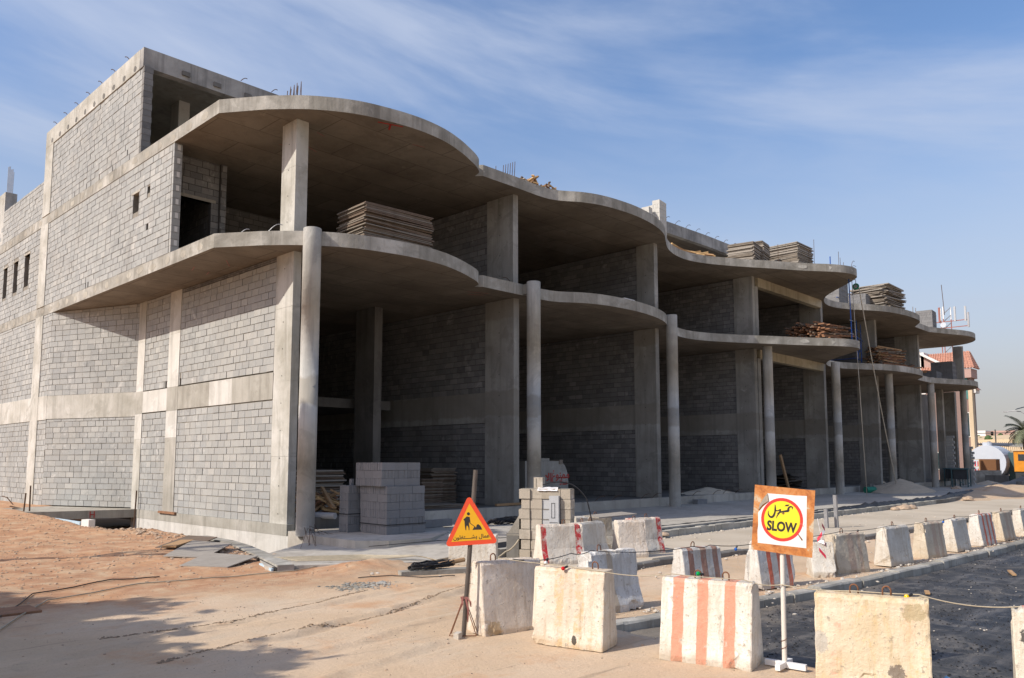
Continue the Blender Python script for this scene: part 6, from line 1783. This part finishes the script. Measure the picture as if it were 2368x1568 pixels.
# ------------------------------------------------------------------ trees out of the frame whose shade falls into the picture
def leafy_tree(loc, label, H, cz, rad, n, seed):
    rnd = random.Random(seed)
    t_ = thing('shade_tree', label, 'tree', loc)
    tb = MB(); tb.tube([(0, 0, 0), (0.1, 0.05, H * 0.45), (0.0, -0.05, H * 0.72)], 0.17, 9, r2=0.08)
    for i in range(9):
        a = i * 0.7 + rnd.uniform(0, .3); z0 = H * (0.45 + 0.03 * i)
        tb.tube([(0.05, 0, z0), (math.cos(a) * rad[0] * .4, math.sin(a) * rad[1] * .4, z0 + .6), (math.cos(a) * rad[0] * .75, math.sin(a) * rad[1] * .75, cz + rnd.uniform(-.5, .8))], 0.06, 5, r2=0.015)
    put('trunk', tb, 'palm_trunk', t_)
    lb = MB()
    clumps = [(math.cos(a_) * q_ * rad[0] * .8, math.sin(a_) * q_ * rad[1] * .8, cz + rnd.uniform(-.6, .6) * rad[2] * (1 - .5 * q_), rnd.uniform(.35, .7)) for a_, q_ in [(rnd.uniform(0, 6.28), math.sqrt(rnd.random())) for _ in range(60)]]
    for i in range(n):
        cx_, cy_, cz_, cr = rnd.choice(clumps)
        p = Vector((cx_ + rnd.gauss(0, .5) * cr, cy_ + rnd.gauss(0, .5) * cr, cz_ + rnd.gauss(0, .4) * cr))
        u = Vector((rnd.gauss(0, 1), rnd.gauss(0, 1), rnd.gauss(0, 1))).normalized(); v_ = u.orthogonal().normalized(); s_ = rnd.uniform(0.13, 0.23)
        lb.add([p - u * s_, p + v_ * s_ * .5, p + u * s_, p - v_ * s_ * .5], [(0, 1, 2, 3)])
    put('crown', lb, 'leaf', t_, kind='stuff')
leafy_tree((-5.6, 14.8, 0), 'broad leafy tree left of the photo shading the sand in the corner', 6.5, 5.6, (3.6, 3.8, 2.0), 42000, 1)
leafy_tree((-5.0, 10.6, 0), 'second leafy tree left of the photo shading the near sand', 5.8, 5.0, (3.4, 3.0, 1.9), 38000, 3)
leafy_tree((-2.0, 21.0, 0), 'tall narrow leafy tree left of the photo shading the corner column foot', 14.0, 12.5, (1.6, 1.6, 2.0), 30000, 2)

# ------------------------------------------------------------------ beyond the building
V_ = thing('villa', 'white and pink villa with red tiled roofs behind the right end of the building', 'villa', (88, 21.7, 0))
def vp(name, x0, x1, y0, y1, z0, z1, m_, parent=None): return put(name, MB().box(x0 - 88, x1 - 88, y0 - 21, y1 - 21, z0, z1), m_, parent or V_)
vp('wall', 88, 89.6, 20.9, 25.0, 0.0, 10.4, 'villa_pink'); vp('wall', 88.2, 104, 25.01, 34, 0, 8.8, 'villa_pink'); vp('wall', 88.2, 104, 25.01, 34, 8.8, 12.2, 'villa_white')
put('gable_fascia', MB().obox((-0.35, 3.2, 12.5), (0, 1, 0.62), (1, 0, 0), (0, -0.62, 1), 1.5, 0.25, 0.11), 'villa_white', V_)
put('gable_face', MB().add([(-0.1, 1.9, 11.3), (-0.1, 4.3, 11.3), (-0.1, 4.3, 13.1)], [(0, 1, 2)]), 'villa_salmon', V_)
vp('gable_wall', 87.9, 96, 25.0, 29, 9.0, 13.3, 'villa_white')
vp('cornice', 87.7, 89.9, 20.7, 25.2, 10.4, 11.3, 'villa_salmon')
vp('corner_pier', 87.85, 88.6, 20.75, 21.1, 0, 9.4, 'far_wall')
vp('teal_panel', 87.93, 88.2, 21.15, 21.7, 8.3, 10.38, 'villa_teal')
for (y0, y1, z0, z1) in ((21.15, 21.75, 4.6, 6.9), (22.5, 23.4, 4.4, 8.0), (23.6, 24.3, 1.4, 3.0), (21.2, 21.7, 1.8, 2.2)):
    w = vp('window', 87.9, 87.98, y0 - .08, y1 + .08, z0 - .08, z1 + .08, 'villa_white'); put('pane', MB().box(-0.12, -0.02, y0 - 21, y1 - 21, z0, z1), 'window_glass', w)
# tiled roofs with rolls
def tiled(P0, P1, P2, P3, n, name='roof'):
    """slope from eave P0-P1 to ridge P3-P2, tile rolls running up"""
    P0, P1, P2, P3 = map(Vector, (P0, P1, P2, P3))
    mb = MB(); mb.add([P0, P1, P2, P3], [(0, 1, 2, 3)])
    r_ = put(name, mb, 'roof_tile', V_)
    nn = (P1 - P0).cross(P3 - P0).normalized()
    if nn.z < 0: nn = -nn
    tb = MB()
    for i in range(n):
        t_ = (i + .5) / n; a = P0.lerp(P1, t_); b = P3.lerp(P2, t_)
        for j in range(9):
            q0 = a.lerp(b, j / 9) + nn * 0.03; q1 = a.lerp(b, (j + 1) / 9 + 0.01) + nn * 0.0
            tb.tube([q0, q1], 0.085, 6)
    put('roof_tiles', tb, 'roof_tile', r_, kind='stuff')
tiled((-0.4, -0.5, 11.35), (-0.4, 4.3, 11.35), (1.4, 4.3, 13.2), (1.4, 0.3, 13.2), 18)
tiled((-0.4, 4.2, 13.25), (-0.4, 8.6, 13.25), (1.5, 7.4, 14.1), (1.5, 5.2, 14.1), 16)
tiled((-0.4, -0.5, 11.35), (2.0, -0.5, 11.35), (2.0, 0.3, 13.2), (1.4, 0.3, 13.2), 6)
put('side_eave', MB().box(0.2, 1.6, -0.5, -0.1, 8.9, 9.4), 'villa_white', V_)
put('side_roof', MB().add([(0.0, -0.7, 9.2), (1.6, -0.7, 9.2), (1.6, 0.0, 9.9), (0.0, 0.0, 9.9)], [(0, 1, 2, 3)]), 'roof_tile', V_)

A_ = thing('antenna_mast', 'red and white phone mast with panel antennas rising behind the roof end', 'antenna mast', (112, 30.0, 0))
for (x, y) in ((-0.6, 0.0), (0.5, -0.6), (0.5, 0.6)):
    for i in range(5): put('mast_leg', MB().bar((x, y, 14 + i * 1.6), (x, y, 15.6 + i * 1.6), 0.1, 0.1), 'red_steel' if i % 2 else 'sticker_white', A_)
for i in range(8):
    z = 14 + i; put('brace', MB().bar((-0.6, 0, z), (0.5, -0.6, z + 1), 0.06, 0.06), 'grey_steel', A_); put('brace', MB().bar((0.5, 0.6, z), (0.5, -0.6, z + 1), 0.06, 0.06), 'grey_steel', A_)
put('whip', MB().tube([(0, 0, 21), (0, 0.2, 25)], 0.04, 5), 'rebar', A_)
for i, (y, m_, z) in enumerate(((2.6, 'meter_grey', 20.3), (2.2, 'meter_grey', 20.0), (1.4, 'lumber_bright', 20.6), (-1.4, 'meter_grey', 20.9), (-2.6, 'meter_grey', 20.8), (-2.9, 'grey_steel', 20.0), (0.4, 'red_steel', 21.0))):
    put('panel_antenna', MB().box(-0.9, -0.7, y - 0.10, y + 0.10, z - 1.0, z + 0.9), m_, A_)
for z in (19.2, 20.0): put('platform_rail', MB().box(-0.7, -0.62, -2.9, 2.7, z - .05, z + .05), 'red_steel', A_)
put('dish', MB().tube([(-0.8, 0.0, 19.6), (-0.7, 0, 19.6)], 0.35, 14), 'tank_white', A_)

T_ = thing('water_tank', 'large white rounded water tank beyond the last column', 'water tank', (86, 20.1, 0))
mb = MB(); N = 28
mb.tube([(0, 0, 2.05), (0.05, 0, 2.05), (3.4, 0, 2.05)], 1.62, N); put('tank_shell', mb, 'tank_white', T_, smooth=False)
put('hatch', MB().tube([(0.6, 0, 3.6), (0.6, 0, 3.95)], 0.42, 14), 'tank_white', T_)
put('hatch_cap', MB().tube([(0.6, -0.15, 3.9), (0.6, -0.15, 4.05)], 0.15, 10), 'grey_steel', T_)
for x in (0.6, 2.8): put('cradle', MB().box(x - .15, x + .15, -1.2, 1.2, 0, 0.8), 'dark_concrete', T_)
tag(put('timber_screen', MB().box(82.8, 84.2, 18.6, 19.95, 0.9, 2.35), 'brown_board'), 'brown wooden box in front of the white tank', 'wooden box')
sh = thing('bottle_rack', 'red and cream rack standing left of the brown box before the tank', 'rack', (83.0, 20.6, 0.9))
put('frame', MB().box(0, 0.5, -0.6, 0.55, 0, 0.1), 'far_wall', sh)
for y in (-0.6, 0.0, 0.5): put('upright', MB().box(0, 0.5, y, y + 0.07, 0, 1.45), 'far_wall', sh)
for z in (0.72, 1.4): put('shelf', MB().box(0.01, 0.5, -0.6, 0.57, z, z + 0.05), 'far_wall', sh)
for y in (-0.45, -0.2, 0.12, 0.32):
    for z in (0.12, 0.8): put('bottle', MB().tube([(0.25, y, z), (0.25, y, z + 0.45)], 0.07, 8), 'tape_red', sh)
tag(put('low_wall', MB().box(79.5, 80.1, 17.6, 22, 0, 1.35), 'edge_concrete'), 'long low rough wall in front of the white tank', 'wall')
tag(put('low_wall', MB().box(78.8, 79.3, 16.9, 18.6, 0, 0.95), 'dark_concrete'), 'shorter stepped wall stub right of the long low wall', 'wall')
tag(put('low_wall', MB().box(74, 105, 14.9, 15.3, 0.0, 0.55), 'dark_concrete'), 'grey kerb wall across the far end of the apron', 'wall')
G_ = thing('orange_generator', 'orange site machine with dark grilles at the right edge of the photo', 'machine', (86, 16.8, 0))
put('housing', MB().box(0, 3, -2.4, 1.05, 1.2, 3.1), 'orange_machine', G_); put('roof_plate', MB().box(-0.1, 3.1, -2.5, 1.15, 3.1, 3.22), 'far_wall', G_)
for (a, b, c, d) in ((-0.1, 0.7, 2.2, 2.8), (-1.6, -0.5, 1.7, 2.85), (-0.2, 0.2, 1.5, 1.9)): put('grille', MB().box(-0.03, 0.0, a, b, c, d), 'machine_dark', G_)
put('chassis', MB().box(0.1, 3, -2.4, 1.0, 0.3, 1.2), 'machine_dark', G_)
tag(put('dark_container', MB().box(87.5, 90, 17.9, 18.6, 0.2, 3.0), 'teal_metal'), 'dark blue green tank between the white tank and the orange machine', 'container')
heap('spoil_heap', 'dark spoil heap in front of the orange machine', (79, 15.8, 0.0), 3.5, 2.0, 0.9, 'dark_concrete', 11, cat='spoil heap')
heap('spoil_heap', 'sandy spoil heap before the low walls', (75, 17.5, 0.1), 2.5, 1.4, 0.5, 'sand_pile', 12, cat='spoil heap')
# palm
Pm = thing('date_palm', 'date palm with feathery green fronds at the right edge of the photo', 'palm tree', (95, 18.6, 0))
put('trunk', MB().tube([(0, 0, 0), (0.05, 0, 2.5), (0, 0.05, 5.3)], 0.28, 10, r2=0.2), 'palm_trunk', Pm)
rnd = random.Random(4)
for i in range(38):
    a = rnd.uniform(0, 6.28); el = rnd.uniform(-0.25, 1.25); L = rnd.uniform(1.8, 2.5)
    mb = MB(); prev = Vector((0, 0, 5.3)); d = Vector((math.cos(a) * math.cos(el), math.sin(a) * math.cos(el), math.sin(el)))
    spine = [prev.copy()]
    for j in range(9):
        d = (d + Vector((0, 0, -0.14))).normalized(); prev = prev + d * L / 9; spine.append(prev.copy())
    mb.tube(spine, 0.025, 4, r2=0.008)
    for j in range(1, 10):
        p = spine[j]; t0 = (spine[j] - spine[j - 1]).normalized(); s_ = t0.cross(Vector((0, 0, 1))).normalized(); w_ = 0.55 * math.sin(math.pi * (j + 1) / 12)
        for q in range(4):
            pp = spine[j - 1].lerp(p, (q + .5) / 4)
            for sg in (-1, 1):
                tip = pp + s_ * sg * w_ + t0 * 0.2 + Vector((0, 0, -0.18)); mb.add([pp - t0 * .02, tip, pp + t0 * .035], [(0, 1, 2)])
    put('frond', mb, 'palm_leaf', Pm)
L_ = thing('street_lamp', 'double armed solar street lamp in front of the palm', 'street lamp', (90, 17.35, 0))
put('pole', MB().tube([(0, 0, 0), (0, 0, 6.9)], 0.11, 10, r2=0.07), 'grey_steel', L_)
put('arm', MB().tube([(0, 0, 6.6), (0, 0.5, 6.95), (0, 1.1, 7.05), (0, 1.75, 7.0)], 0.045, 6), 'grey_steel', L_)
put('lamp_head', MB().box(-.1, .1, 1.7, 2.0, 6.94, 7.02), 'grey_steel', L_)
put('solar_panel', MB().obox((0, 0.35, 7.35), (1, 0, 0.2), (0, 1, -0.25), (0, .25, 1), .35, .55, .02), 'machine_dark', L_)
# far ground: ridge, boundary wall, fence, houses
mb = MB()
RX = axis([(150, 200, 10), (200, 330, 10), (330, 900, 60)]); RY = axis([(-500, -100, 40), (-100, 120, 8), (120, 600, 60)])
mb.v = [(x, y, -0.5 + 11.2 * sst(150, 300, x) + 1.2 * fbm(x, y, 2, 0.03) * sst(160, 220, x)) for y in RY for x in RX]
nr = len(RX)
mb.f = [(j * nr + i, j * nr + i + 1, (j + 1) * nr + i + 1, (j + 1) * nr + i) for j in range(len(RY) - 1) for i in range(nr - 1)]; mb.mi = [0] * len(mb.f)
struct('desert_ridge', mb, 'desert', smooth=True)
tag(put('boundary_wall', MB().box(200, 200.5, 26, 62, 0, 7.0), 'far_wall'), 'long sandy boundary wall on the far slope', 'wall')
F_ = thing('security_fence', 'tall dark steel fence of thin posts and rails before the desert slope', 'fence', (130, 30, 0))
for z in (3.6, 4.7, 6.2): put('rail', MB().box(-.04, .04, -22, 8, z - .05, z + .05), 'fence_dark', F_)
for i in range(8): put('post', MB().box(-.07, .07, -20 + i * 3.8, -19.86 + i * 3.8, 0, 6.7), 'fence_dark', F_)
pk = MB()
for i in range(120): pk.box(-.02, .02, -22 + i * .25, -21.95 + i * .25, 1.5, 4.9)
put('pickets', pk, 'fence_dark', F_, kind='stuff')
C_ = thing('car_shelter', 'flat grey shelter roof beyond the white tank', 'shelter', (105, 22, 0))
put('roof_sheet', MB().add([(0, -1.3, 3.8), (0, 4.0, 4.2), (9, 4.0, 4.5), (9, -1.3, 4.3), (0, -1.3, 3.7), (0, 4.0, 4.1), (9, 4.0, 4.4), (9, -1.3, 4.2)], [(0, 1, 2, 3), (4, 7, 6, 5), (0, 4, 5, 1), (3, 2, 6, 7), (0, 3, 7, 4)]), 'board_grey', C_)
for y in (-1.0, 1.4, 3.7): put('post', MB().box(0.2, 0.35, y, y + .12, 0, 3.75), 'grey_steel', C_)
for i, (y, w_, h_, m_) in enumerate(((74, 3.5, 1.6, 'villa_white'), (70.5, 3.0, 2.0, 'villa_white'), (67.8, 2.2, 1.5, 'villa_pink'), (64, 7, 1.8, 'villa_salmon'), (59.0, 3.2, 2.2, 'villa_white'))):
    tag(put('far_house', MB().box(296, 303, y - w_ / 2, y + w_ / 2, 10.0, 10.9 + h_ * .7), m_), ['white box house at the left end of the far ridge', 'second white house on the far ridge', 'small dark pink hut on the far ridge', 'long salmon house on the far ridge', 'white house on the far ridge nearest the palm'][i], 'house')
scatter('ridge_shrubs', 'dark desert shrubs on the far slope', 60, (215, 290, 40, 75), 0.4, 1.3, 'leaf', 12, zf=lambda x, y: -0.5 + 11.2 * sst(150, 300, x))
